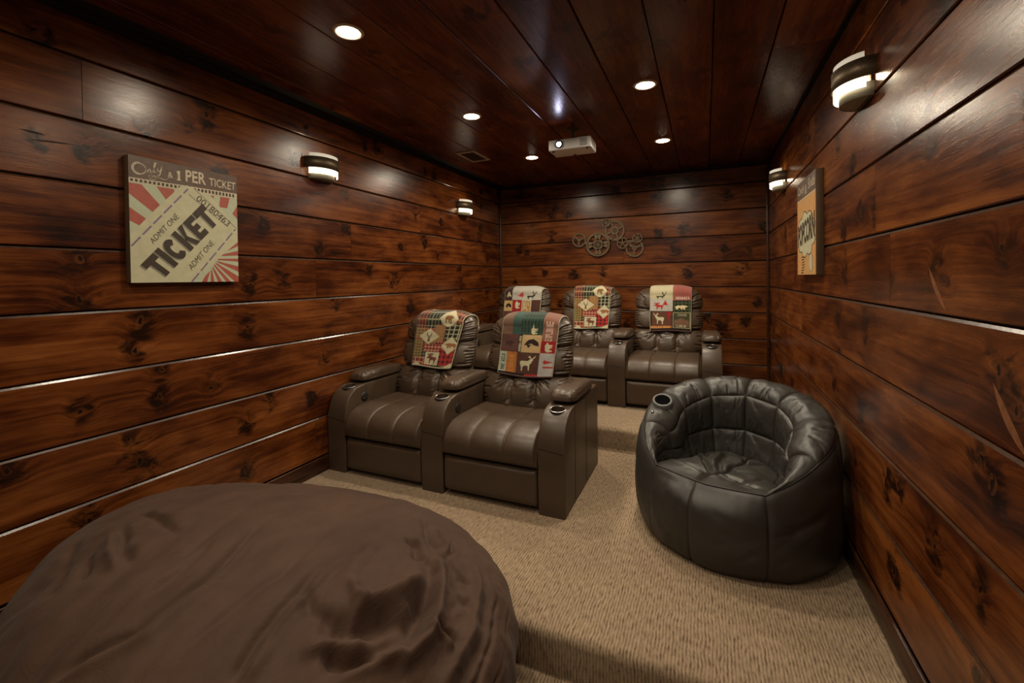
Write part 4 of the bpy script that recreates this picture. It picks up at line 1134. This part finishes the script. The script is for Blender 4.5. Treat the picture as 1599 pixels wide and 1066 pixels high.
def print_lodge_mix(U, V):      # back row left
    C = np.broadcast_to(BRN, U.shape + (3,)).copy()
    rect(C, U, V, 0, .84, .22, 1.4, rgb(60, 40, 36)); put(C, U, V, FISH, .04, .90, .2, 1.05, CREAM)
    rect(C, U, V, .22, .86, 1, 1.4, rgb(166, 162, 150)); put(C, U, V, TREE, .36, .90, .55, 1.06, RED, rot=1); put(C, U, V, DEER, .60, .88, .90, 1.04, rgb(50, 46, 36))
    rect(C, U, V, 0, .55, .24, .84, rgb(178, 150, 100)); put(C, U, V, FISH, .02, .58, .22, .80, DRK)
    rect(C, U, V, .24, .52, .50, .86, rgb(140, 34, 38)); put(C, U, V, BEAR, .27, .60, .48, .84, CREAM, rot=1)
    rect(C, U, V, .50, .52, .76, .86, CREAM * .8); rect(C, U, V, .53, .55, .73, .83, rgb(160, 110, 60)); letters(C, U, V, 'EX', .55, .70, .71, .80, CREAM); letters(C, U, V, 'PL', .55, .58, .71, .68, CREAM)
    rect(C, U, V, .76, .46, 1, .86, rgb(76, 50, 44))
    rect(C, U, V, .24, .2, .42, .52, rgb(120, 60, 50)); letters(C, U, V, 'PURE', .28, .26, .38, .50, CREAM, rot=1)
    rect(C, U, V, .42, .2, .60, .52, rgb(130, 70, 50)); letters(C, U, V, 'LIFE', .46, .26, .56, .50, CREAM, rot=1); rect(C, U, V, .60, .2, .76, .52, rgb(50, 66, 64))
    return base_noise(C, U, V)

def make_throw(loc, xo, wtop, wbot, zlow, fn, label, skew=0.0, seed=0):
    """fleece folded over the backrest: front flap, over the top, short flap behind"""
    t = empty('throw_blanket', loc, 0, label, 'blanket', 'patchwork fleece throws over the recliner backs')
    nu, nv = 150, 300
    u = np.linspace(0, 1, nu)
    off = 0.036; zt0 = 1.02
    P = np.zeros((nu, nv, 3)); Vc = np.zeros((nu, nv)); 
    Lf = zt0 - zlow
    for i in range(nu):
        s_ = np.linspace(0, 1, nv)
        # three stretches: front 0..a, arc a..b, back b..1
        a_, b_ = 0.62, 0.82
        z = np.where(s_ < a_, zlow + Lf * (s_ / a_), 0); ang = np.clip((s_ - a_) / (b_ - a_), 0, 1) * PI
        wz = np.interp(np.clip(s_ / a_, 0, 1), [0, 1], [wbot, wtop])
        x = xo + (u[i] - 0.5) * wz + skew * (1 - np.clip(s_ / a_, 0, 1))
        xx = x - 0
        drop = 0.030 * np.clip((np.abs(xx) - 0.10) / 0.15, 0, 2) ** 2
        yf = back_front(xx, np.maximum(z, zlow)) - off
        puff = 0.030 + 0.0 * z
        yfront = yf - puff * np.clip(1 - ((z - 0.95) / .13) ** 2, 0, 1) * 0.4
        # keep the front straight where the backrest seams dip, so it hangs like cloth
        yfront = np.minimum(yfront, back_center(z) - 0.105 * (1 - 0.35 * (np.abs(xx) / .33) ** 2) - off - 0.012)
        y_a = back_center(zt0) - 0.105 * (1 - 0.35 * (np.abs(xx) / .33) ** 2) - off - 0.012
        y_b = back_center(zt0) + 0.105 + off
        yc, ra = (y_a + y_b) / 2, (y_b - y_a) / 2
        ya = yc - ra * np.cos(ang); za = zt0 + (0.104 - drop) * np.sin(ang) ** 0.75
        yb = y_b + 0.0 * z; zb = zt0 - (s_ - b_) / (1 - b_) * 0.25
        yy = np.where(s_ < a_, yfront, np.where(s_ < b_, ya, yb + (zb - zt0) * 0.26 + .012))
        zz = np.where(s_ < a_, z, np.where(s_ < b_, za, zb))
        P[i, :, 0] = x; P[i, :, 1] = yy; P[i, :, 2] = zz
        Vc[i] = s_ / a_
    r = np.random.RandomState(seed)
    n = normals(P); 
    if n[nu // 2, nv // 4, 1] > 0: n = -n
    U = np.broadcast_to(u[:, None], (nu, nv))
    wr = 0.004 * fbm(U * 3 + seed, Vc * 3, seed * 1.3, 3) + 0.0035 * np.sin(U * 9 + seed) * np.clip(1 - Vc, 0, 1)
    P = P + n * wr[..., None]
    C = fn(U, Vc)
    P[:, :, 2] += (0.006 * np.sin(U * 5 + seed) * np.clip(1 - Vc * 3, 0, 1))
    th = 0.013
    # closed slab: outer sheet, rounded hem, inner sheet
    inn = P - n * th
    top = np.concatenate([P, inn[:, ::-1]], 1)
    Cc = np.concatenate([C, np.broadcast_to(CREAM * 0.9, C.shape)[:, ::-1]], 1)
    o = grid_obj('folded_fleece', top, M['fleece'], t, cv=True, color=Cc, flip=False)
    # fleece edge along both sides
    for i in (0, nu - 1):
        mid = (P[i] + inn[i]) / 2
        tb = tube('edge', mid[::3], th * 0.50, CREAM_M, t, n=8)
    mid = (P[:, 0] + inn[:, 0]) / 2
    tube('edge', mid[::2] + np.array([0, 0, -0.001]), th * 0.62, M['hem_dark'] if fn is not print_plaid else CREAM_M, t, n=8)
    return t
CREAM_M = simple('cream_fleece', tuple(CREAM * 0.75), 0.95, 0, 0.1, 200, 0.4, sheen=0.3)
M['hem_dark'] = simple('dark_fleece_hem', (0.09, 0.045, 0.04), 0.95, 0, 0.3, 60, 0.4)
make_throw((xr1[0], R1Y, 0.0), 0.045, 0.425, 0.36, 0.685, print_plaid, 'red plaid patchwork throw with deer, bear and moose on front row left recliner', -0.03, 1)
make_throw((xr1[1], R1Y, 0.0), 0.025, 0.44, 0.42, 0.675, print_lodge_side, 'brown lodge throw with sideways animals over front row right recliner', -0.015, 2)
make_throw((xr2[0], R2Y, T2), 0.02, 0.46, 0.44, 0.60, print_lodge_mix, 'lodge patchwork throw partly hidden on back row leftmost recliner', 0.0, 3)
make_throw((xr2[1], R2Y, T2), 0.03, 0.40, 0.37, 0.665, print_plaid, 'red plaid patchwork throw with white diamonds on back row middle recliner', 0.0, 4)
make_throw((xr2[2], R2Y, T2), 0.03, 0.40, 0.385, 0.665, print_lodge_up, 'lodge throw with red moose and white bear on back row right recliner', 0.0, 5)

# ------------------------------------------------------------------ black bean bag chair (front is local -Y)
def bean_chair(loc, rz):
    t = empty('bean_bag_chair', loc, rz, 'round black-brown leather bean bag chair with cup holder, beside right wall', 'bean bag chair')
    B0, B1, B2, B3 = [math.radians(v) for v in (33, 66, 103, 142)]
    def ht(th):       # height of the outer top seam against angle from the front
        a = np.abs(th)
        return np.interp(a, [0, B0, B1, math.radians(85), B2, B3, PI], [0.385, 0.40, 0.525, 0.575, 0.63, 0.69, 0.71])
    def op(th):       # 0 at the open front, 1 round the back
        return smooth(B0 * 0.96, math.radians(80), np.abs(th))
    def rout(th):
        a = np.abs(th); chord = 0.455 * math.cos(B0) / np.maximum(np.cos(np.minimum(a, B0)), .1)
        return np.where(a < B0, 0.35 * 0.455 + 0.65 * chord + .01, 0.465)
    def patch(name, th0, th1, prof, n, m, puff, ntv=36, seams=(), wr=None, flip=False, p0=4.0):
        """prof(th) -> list of (r, z); swollen skin between seams"""
        th = np.linspace(th0, th1, n)
        P = []
        for a in th:
            key = np.array(prof(a)); d = np.r_[0, np.cumsum(np.linalg.norm(np.diff(key, axis=0), axis=1))]; d /= max(d[-1], 1e-6)
            d = d + np.arange(len(d)) * 1e-7
            v = np.linspace(0, 1, ntv) * d[-1]
            r = np.interp(v, d, key[:, 0]); z = np.interp(v, d, key[:, 1])
            for _ in range(4):
                r[1:-1] = (r[:-2] + 2 * r[1:-1] + r[2:]) / 4; z[1:-1] = (z[:-2] + 2 * z[1:-1] + z[2:]) / 4
            P.append(np.stack([r * math.sin(a), -r * math.cos(a), z], -1))
        P = np.array(P)
        U, V = np.meshgrid(np.linspace(-1, 1, n), np.linspace(-1, 1, ntv), indexing='ij')
        N = normals(P); 
        if flip: N = -N
        h = puff * (np.clip(1 - np.abs(U) ** p0, 0, 1) ** .55) * (np.clip(1 - np.abs(V) ** p0, 0, 1) ** .55)
        if wr is not None: h = h + wr(U, V, P)
        P = P + N * h[..., None]; cs_, sn_ = math.cos(rz), math.sin(rz)
        xw = P[..., 0] * cs_ - P[..., 1] * sn_; yw = P[..., 0] * sn_ + P[..., 1] * cs_; lim = W - 0.018 - loc[0]
        xw = np.where(xw > lim - .03, lim - .03 * np.exp(-(xw - lim + .03) / .03), xw)     # squashed against the wall
        P = np.stack([xw * cs_ + yw * sn_, -xw * sn_ + yw * cs_, np.maximum(P[..., 2], 0.001)], -1)
        return grid_obj(name, P, m, t, flip=flip)
    CL = M['chair_leather']
    rs = random.Random(3)
    # outer shell, sewn from six gores
    cuts = [-PI, -math.radians(135), -math.radians(88), -B0, math.radians(-6), B0, math.radians(85), math.radians(130), PI]
    def outer(a):
        h = float(ht(a)); ro = float(rout(a))
        return [(0.02, 0.001), (0.40, 0.001), (0.455, 0.010), (0.482, 0.045), (0.498, 0.12), (0.502, 0.20), (0.498, 0.28), (0.488, max(h * .8, .31)), (ro + 0.012, h - 0.02), (ro, h)]
    for k in range(len(cuts) - 1):
        sd = rs.uniform(0, 50)
        cre = [([(rs.choice((-1, 1)), y0), (rs.uniform(-.5, .5), y0 + rs.uniform(-.25, .25))], .035, .004) for y0 in [rs.uniform(-.1, .95) for _ in range(7)]]
        def wr(U, V, P, sd=sd, cre=cre):
            Q = np.stack([U, V], -1); h = 0.006 * fbm(U * 1.2 + sd, V * 2.2, sd, 3) * (V > -.6)
            for c in cre: h = h + groove(Q, *c)
            e = np.clip(1 - np.abs(U) ** 10, 0, 1) * np.clip(1 - np.abs(V) ** 14, 0, 1)
            return h * e
        patch('outer_panel', cuts[k], cuts[k + 1], outer, 44, CL, 0.012, ntv=70, wr=wr, p0=8.0, flip=False)
    tube('top_piping', [(float(rout(a)) * 1.004 * math.sin(a), -float(rout(a)) * 1.004 * math.cos(a), float(ht(a)) + .001) for a in np.linspace(-PI, PI, 120, endpoint=False)], 0.0035, M['chair_seam'], t, closed=True)
    # stuffed rim and inner wall
    def rin(a): return float(rout(a)) - 0.172 * float(op(a)) - 0.004
    def rim(a):
        h = float(ht(a)); o = float(op(a)); ro = float(rout(a)); ri = rin(a); b = 0.042 * o + .002
        tilt = -0.045 * o
        return [(ro + (ri - ro) * f, h + tilt * f + b * math.sin(PI * f) ** .6) for f in np.linspace(0, 1, 9)]
    def zin(a): return float(ht(a)) - 0.045 * float(op(a))
    def seat_z(a): return 0.385 - 0.070 * float(op(a))
    def up_in(a):
        o = float(op(a)); ri = rin(a); z1 = zin(a); zs = seat_z(a); zm = z1 + (zs - z1) * 0.58
        return [(ri, z1), (ri - 0.012 * o, (z1 + zm) / 2), (ri - 0.020 * o, zm)]
    def lo_in(a):
        o = float(op(a)); ri = rin(a); z1 = zin(a); zs = seat_z(a); zm = z1 + (zs - z1) * 0.58
        return [(ri - 0.020 * o, zm), (ri - 0.034 * o, (zm + zs) / 2), (ri - 0.060 * o, zs - .012)]
    segs = [(-B1, -B0), (-B2, -B1), (-B3, -B2), (-PI, -B3), (B3, PI), (B2, B3), (B1, B2), (B0, B1)]
    for k, (a0, a1) in enumerate(segs):
        cre = []
        for _ in range(6):
            x0 = rs.uniform(-.8, .8); v0 = rs.choice((-1, 1)); cre.append(([(x0, v0), (x0 * .6 + rs.uniform(-.2, .2), v0 * rs.uniform(.0, .5))], .05, .0075))
        if k in (1,): cre = cre[:2]
        sd = rs.uniform(0, 50)
        def wr(U, V, P, sd=sd, cre=cre):
            Q = np.stack([U, V], -1); h = 0.004 * fbm(U * 1.6 + sd, V * 1.6, sd, 3)
            for c in cre: h = h + groove(Q, *c)
            return h * np.clip(1 - np.abs(U) ** 8, 0, 1) * np.clip(1 - np.abs(V) ** 8, 0, 1)
        patch('rim_panel', a0, a1, rim, 40, CL, 0.024 if k not in (0, 7) else 0.010, ntv=34, wr=wr, p0=3.0)
        patch('inner_upper_panel', a0, a1, up_in, 34, CL, 0.022 if k not in (0, 7) else 0.006, ntv=26, wr=lambda U, V, P, w=wr: w(U, V, P) * .7)
        patch('inner_lower_panel', a0, a1, lo_in, 34, CL, 0.014 if k not in (0, 7) else 0.004, ntv=22, wr=lambda U, V, P, w=wr: w(U, V, P) * .7)
    # seat: one skin, quilted by a crooked seam, with pulled folds
    n, mv = 200, 70
    A, Q = np.meshgrid(np.linspace(-PI, PI, n), np.linspace(0, 1, mv) ** .8, indexing='ij')
    R0 = np.array([rin(a) - 0.055 * float(op(a)) + .002 for a in np.linspace(-PI, PI, n)])[:, None]
    Zs = np.array([seat_z(a) for a in np.linspace(-PI, PI, n)])[:, None]
    X, Y = R0 * Q * np.sin(A), -R0 * Q * np.cos(A)
    Z = 0.345 + (Zs - 0.345) * Q ** 2 + 0.026 * (1 - Q ** 4) - 0.02 * np.exp(-((Q - 1) / .05) ** 2) * op(A)
    XY = np.stack([X, Y], -1)
    h = 0.010 * fbm(X * 7, Y * 7, 2.2, 3) * (1 - Q ** 6)
    seamp = [(-0.035, -0.40), (-0.03, -0.30), (0.0, -0.27), (0.03, -0.18), (0.02, -0.08), (0.06, 0.02), (0.04, 0.12), (0.06, 0.26)]
    h = h + groove(XY, seamp, 0.010, 0.028, False)
    folds = [([(-.02, -.27), (-.10, -.12), (-.20, .02)], .018, .022), ([(.0, -.20), (-.05, -.05), (-.06, .14)], .016, .020), ([(-.04, -.29), (-.16, -.24), (-.28, -.16)], .016, .014),
             ([(.06, .0), (.14, .10), (.22, .14)], .018, .020), ([(.03, -.16), (.14, -.10), (.26, -.04)], .018, .018), ([(.02, -.24), (.12, -.27), (.22, -.30)], .016, .013),
             ([(.05, .12), (-.03, .18), (-.12, .20)], .014, .014), ([(.10, -.33), (.16, -.22), (.20, -.15)], .014, .011), ([(-.12, -.02), (-.18, .10), (-.19, .18)], .013, .014)]
    for pts, w_, d_ in folds: h = h + groove(XY, pts, w_, d_)
    for pts, w_, d_ in folds: h = h - groove(XY + np.array([.020, .012]), pts, w_, d_ * .6)
    Z = Z + h * (1 - Q ** 8)
    grid_obj('seat_cushion', np.stack([X, Y, Z], -1), CL, t, cu=False, flip=False)
    # left arm cup holder: a flat disc, the well's shade painted near-black
    a = -math.radians(86); o = float(op(a)); r = (float(rout(a)) + rin(a)) / 2 + 0.002; z = float(ht(a)) - .0225 * o + 0.082
    c = lathe('cup_holder', (0, 0, 0), [(0.0001, 0.0055), (0.0385, 0.0055), (0.040, 0.006)], M['cup_shade'], t, n=36)
    g = lathe('holder_ring', (0, 0, 0), [(0.037, 0.000), (0.040, 0.0075), (0.047, 0.0075), (0.051, 0.003), (0.053, -0.030)], M['grey_ring'], t, n=36)
    for q_ in (c, g):
        q_.location = (r * math.sin(a), -r * math.cos(a), z); q_.rotation_euler = (0.42, 0.18, 0); q_.scale = (1.14, 1.14, 1)
    a2 = -math.radians(72); r2 = float(rout(a2)) - .05
    sn = lathe('snap_button', (0, 0, 0), [(0.0001, 0.004), (0.006, 0.003), (0.008, 0.0), (0.0085, -.004)], M['chrome'], t, n=16)
    sn.location = (r2 * math.sin(a2), -r2 * math.cos(a2), float(ht(a2)) + 0.052); sn.rotation_euler = (0.3, 0.2, 0)
    return t
bean_chair((2.684, 2.700, 0.0), -math.radians(18.7))

# ------------------------------------------------------------------ big brown lounger bag in the foreground
def big_bag():
    q = [1.063, 1.132, .977, .767, .502, .85, 1.027, .105, -.066, -.119, -.008, -.044, -.002]
    cx, cy, rx, ry, zt, e1, e2, zm, tx, ty, f2, f3, g3 = q
    nu, nv = 620, 240
    a = np.linspace(0, 2 * PI, nu, endpoint=False); b = np.linspace(-PI / 2, PI / 2, nv)
    A, B = np.meshgrid(a, b, indexing='ij')
    r = spow(np.cos(B), e1) * (1 + f2 * np.sin(2 * A) + f3 * np.cos(3 * A) + g3 * np.sin(3 * A))
    ux = r * spow(np.cos(A), e2); uy = r * spow(np.sin(A), e2)
    Z = np.where(B > 0, zm + (zt + tx * ux + ty * uy - zm) * spow(np.sin(B), e1), zm + (zm + .175) * spow(np.sin(B), e1))
    P = np.stack([cx + rx * ux, cy + ry * uy, Z], -1)
    N = normals(P, True); N = N * np.sign((N * (P - np.array([cx, cy, zm]))).sum(-1, keepdims=True) + 1e-9)
    F_ = [ # polyline, width, height (+ ridge, - valley)
      ([(1.621, 1.376, 0.367), (1.709, 1.292, 0.358), (1.788, 1.146, 0.351), (1.815, 1.053, 0.347), (1.806, 0.959, 0.354), (1.784, 0.954, 0.366), (1.758, 0.917, 0.377), (1.727, 0.86, 0.389), (1.701, 0.798, 0.393)], .020, .030),
      ([(1.590, 1.350, 0.367), (1.672, 1.270, 0.358), (1.742, 1.146, 0.351), (1.765, 1.053, 0.357), (1.750, 0.975, 0.366), (1.715, 0.88, 0.385), (1.68, 0.80, 0.40)], .028, -.026),
      ([(1.58, 0.88, 0.44), (1.652, 0.931, 0.421), (1.693, 1.013, 0.403), (1.742, 1.079, 0.378), (1.718, 1.26, 0.361)], .038, -.040),
      ([(1.60, 0.975, 0.44), (1.640, 1.05, 0.421), (1.665, 1.14, 0.40), (1.675, 1.26, 0.38)], .022, .020),
      ([(1.498, 1.383, 0.396), (1.56, 1.36, 0.396), (1.611, 1.289, 0.39)], .016, -.022), ([(1.52, 1.41, 0.396), (1.59, 1.38, 0.39), (1.64, 1.31, 0.38)], .014, .012),
      ([(1.646, 0.826, 0.42), (1.701, 0.876, 0.401), (1.75, .93, .38)], .026, -.030), ([(1.60, 0.80, 0.43), (1.64, 0.88, 0.42), (1.70, .95, .40)], .018, .016),
      ([(1.803, 1.094, 0.349), (1.849, 1.127, 0.321), (1.88, 1.12, .30)], .014, -.018), ([(1.79, 1.06, 0.352), (1.84, 1.09, 0.328), (1.88, 1.085, .305)], .012, .014),
      ([(1.066, 1.097, 0.507), (1.204, 0.828, 0.517), (1.209, 0.636, 0.489), (1.082, 0.45, 0.437)], .016, -.013),
      ([(1.10, 1.107, 0.507), (1.240, 0.838, 0.517), (1.249, 0.646, 0.489), (1.122, 0.46, 0.437)], .022, .009),
      ([(1.429, 1.028, 0.473), (1.487, 0.774, 0.465), (1.527, 0.672, 0.434)], .016, -.013), ([(1.46, 1.035, 0.473), (1.517, 0.784, 0.465), (1.557, 0.682, 0.434)], .020, .009),
      ([(1.039, 0.945, 0.526), (1.111, 0.809, 0.524), (1.12, .70, .51)], .016, -.008), ([(1.435, 1.235, 0.441), (1.498, 0.899, 0.467), (1.527, 0.74, 0.449)], .012, -.007),
      ([(1.25, 1.30, 0.45), (1.36, 0.95, 0.49), (1.37, 0.65, 0.48)], .014, -.007), ([(0.9, 1.2, 0.5), (1.05, 0.85, 0.53), (1.02, 0.60, 0.48)], .013, -.006),
      ([(0.631, 0.883, 0.514), (0.80, 0.80, 0.52), (0.93, 0.76, 0.518)], .016, -.018), ([(0.64, 0.85, 0.514), (0.80, 0.77, 0.52), (0.93, 0.73, 0.518)], .018, .012),
      ([(0.711, 0.755, 0.502), (0.842, 0.68, 0.498)], .014, -.012), ([(0.66, 0.70, 0.49), (0.80, 0.62, 0.48)], .014, -.010), ([(0.60, 0.95, .51), (0.72, 0.951, 0.526), (0.92, 0.90, 0.528)], .016, -.012),
      ([(0.50, 0.80, .47), (0.62, 0.72, 0.49), (0.72, 0.66, .49)], .016, -.012),
      ([(1.724, 1.492, 0.297), (1.818, 1.36, 0.293), (1.886, 1.185, 0.29), (1.901, 0.992, 0.29)], .018, .013), ([(1.76, 1.492, 0.27), (1.85, 1.36, 0.265), (1.915, 1.185, 0.26), (1.925, 0.992, 0.26)], .016, -.010),
      ([(1.87, 1.43, .245), (1.895, 1.338, 0.249), (1.93, 1.235, 0.244), (1.955, 1.086, 0.236), (1.95, .95, .23)], .008, -.006), ([(1.90, 1.45, .20), (1.931, 1.36, 0.201), (1.981, 1.155, 0.188), (1.98, 1.0, .18)], .005, -.004),
      ([(1.423, 1.6, 0.343), (1.546, 1.454, 0.365), (1.617, 1.416, 0.357)], .015, -.012), ([(1.50, 1.58, 0.33), (1.59, 1.50, 0.345), (1.66, 1.43, .345)], .013, .012), ([(1.60, 1.55, 0.32), (1.65, 1.47, 0.335), (1.67, 1.40, .35)], .012, -.012),
      ([(1.654, 1.402, 0.35), (1.751, 1.356, 0.327), (1.791, 1.346, 0.311)], .014, -.013), ([(1.70, 1.33, 0.35), (1.78, 1.26, 0.335), (1.84, 1.25, 0.30)], .013, -.009),
      ([(1.534, 1.043, 0.449), (1.62, 1.0, 0.43), (1.652, 0.90, 0.419)], .020, .012), ([(1.45, .95, .47), (1.53, .90, .45), (1.60, .92, .44)], .022, -.012)]
    h = 0.006 * fbm(P[..., 0] * 3.2, P[..., 1] * 3.2, P[..., 2] * 3.2, 4)
    # fine crumpling on the right hand corner, faint drag lines across the top
    cr = smooth(0.55, 0.15, np.linalg.norm(P - np.array([1.68, 1.25, .37]), axis=-1))
    h = h + cr * 0.013 * (np.abs(fbm(P[..., 0] * 11, P[..., 1] * 9, P[..., 2] * 11, 3)) - .3)
    cl = smooth(0.5, 0.1, np.linalg.norm(P - np.array([0.65, 0.80, .48]), axis=-1))
    h = h + cl * 0.008 * fbm(P[..., 0] * 9, P[..., 1] * 14, 3.1, 2)
    al = P[..., 0] * 0.90 + P[..., 1] * 0.36
    h = h + 0.0055 * fbm(al * 16, (P[..., 1] - P[..., 0] * .4) * 1.8, 5.0, 2) * smooth(.3, .45, Z)
    h = h + 0.0045 * (0.35 - np.abs(fbm(P[..., 0] * 7 - P[..., 1] * 3, P[..., 1] * 5 + P[..., 0] * 2, 9.0, 3)))
    for pts, w_, d_ in F_:
        g = -groove(P, pts, w_, 1.0)
        h = h + g * d_ * (1.35 if abs(d_) > .0135 else 1.8)
    # gathers down the side
    side = smooth(.30, .10, np.abs(P[..., 2] - .12))
    h = h + side * 0.006 * fbm(A * 9, P[..., 2] * 1.5, 8.8, 2)
    P = P + N * (h * smooth(-.16, -.05, P[..., 2]))[..., None]
    # it rests on the lower tier and laps over the step edge
    fz = np.where(P[..., 1] > Y1 - 0.03, 0.004, T0 + 0.003)
    P[..., 2] = np.maximum(P[..., 2], fz)
    P[..., 0] = np.clip(P[..., 0], 0.02, None)
    o = grid_obj('lounger_bag', P, M['suede'], None, cu=True, flip=False)
    tag(o, 'huge brown microsuede lounger bag, rumpled, filling the foreground', 'bean bag')
    return o
big_bag()
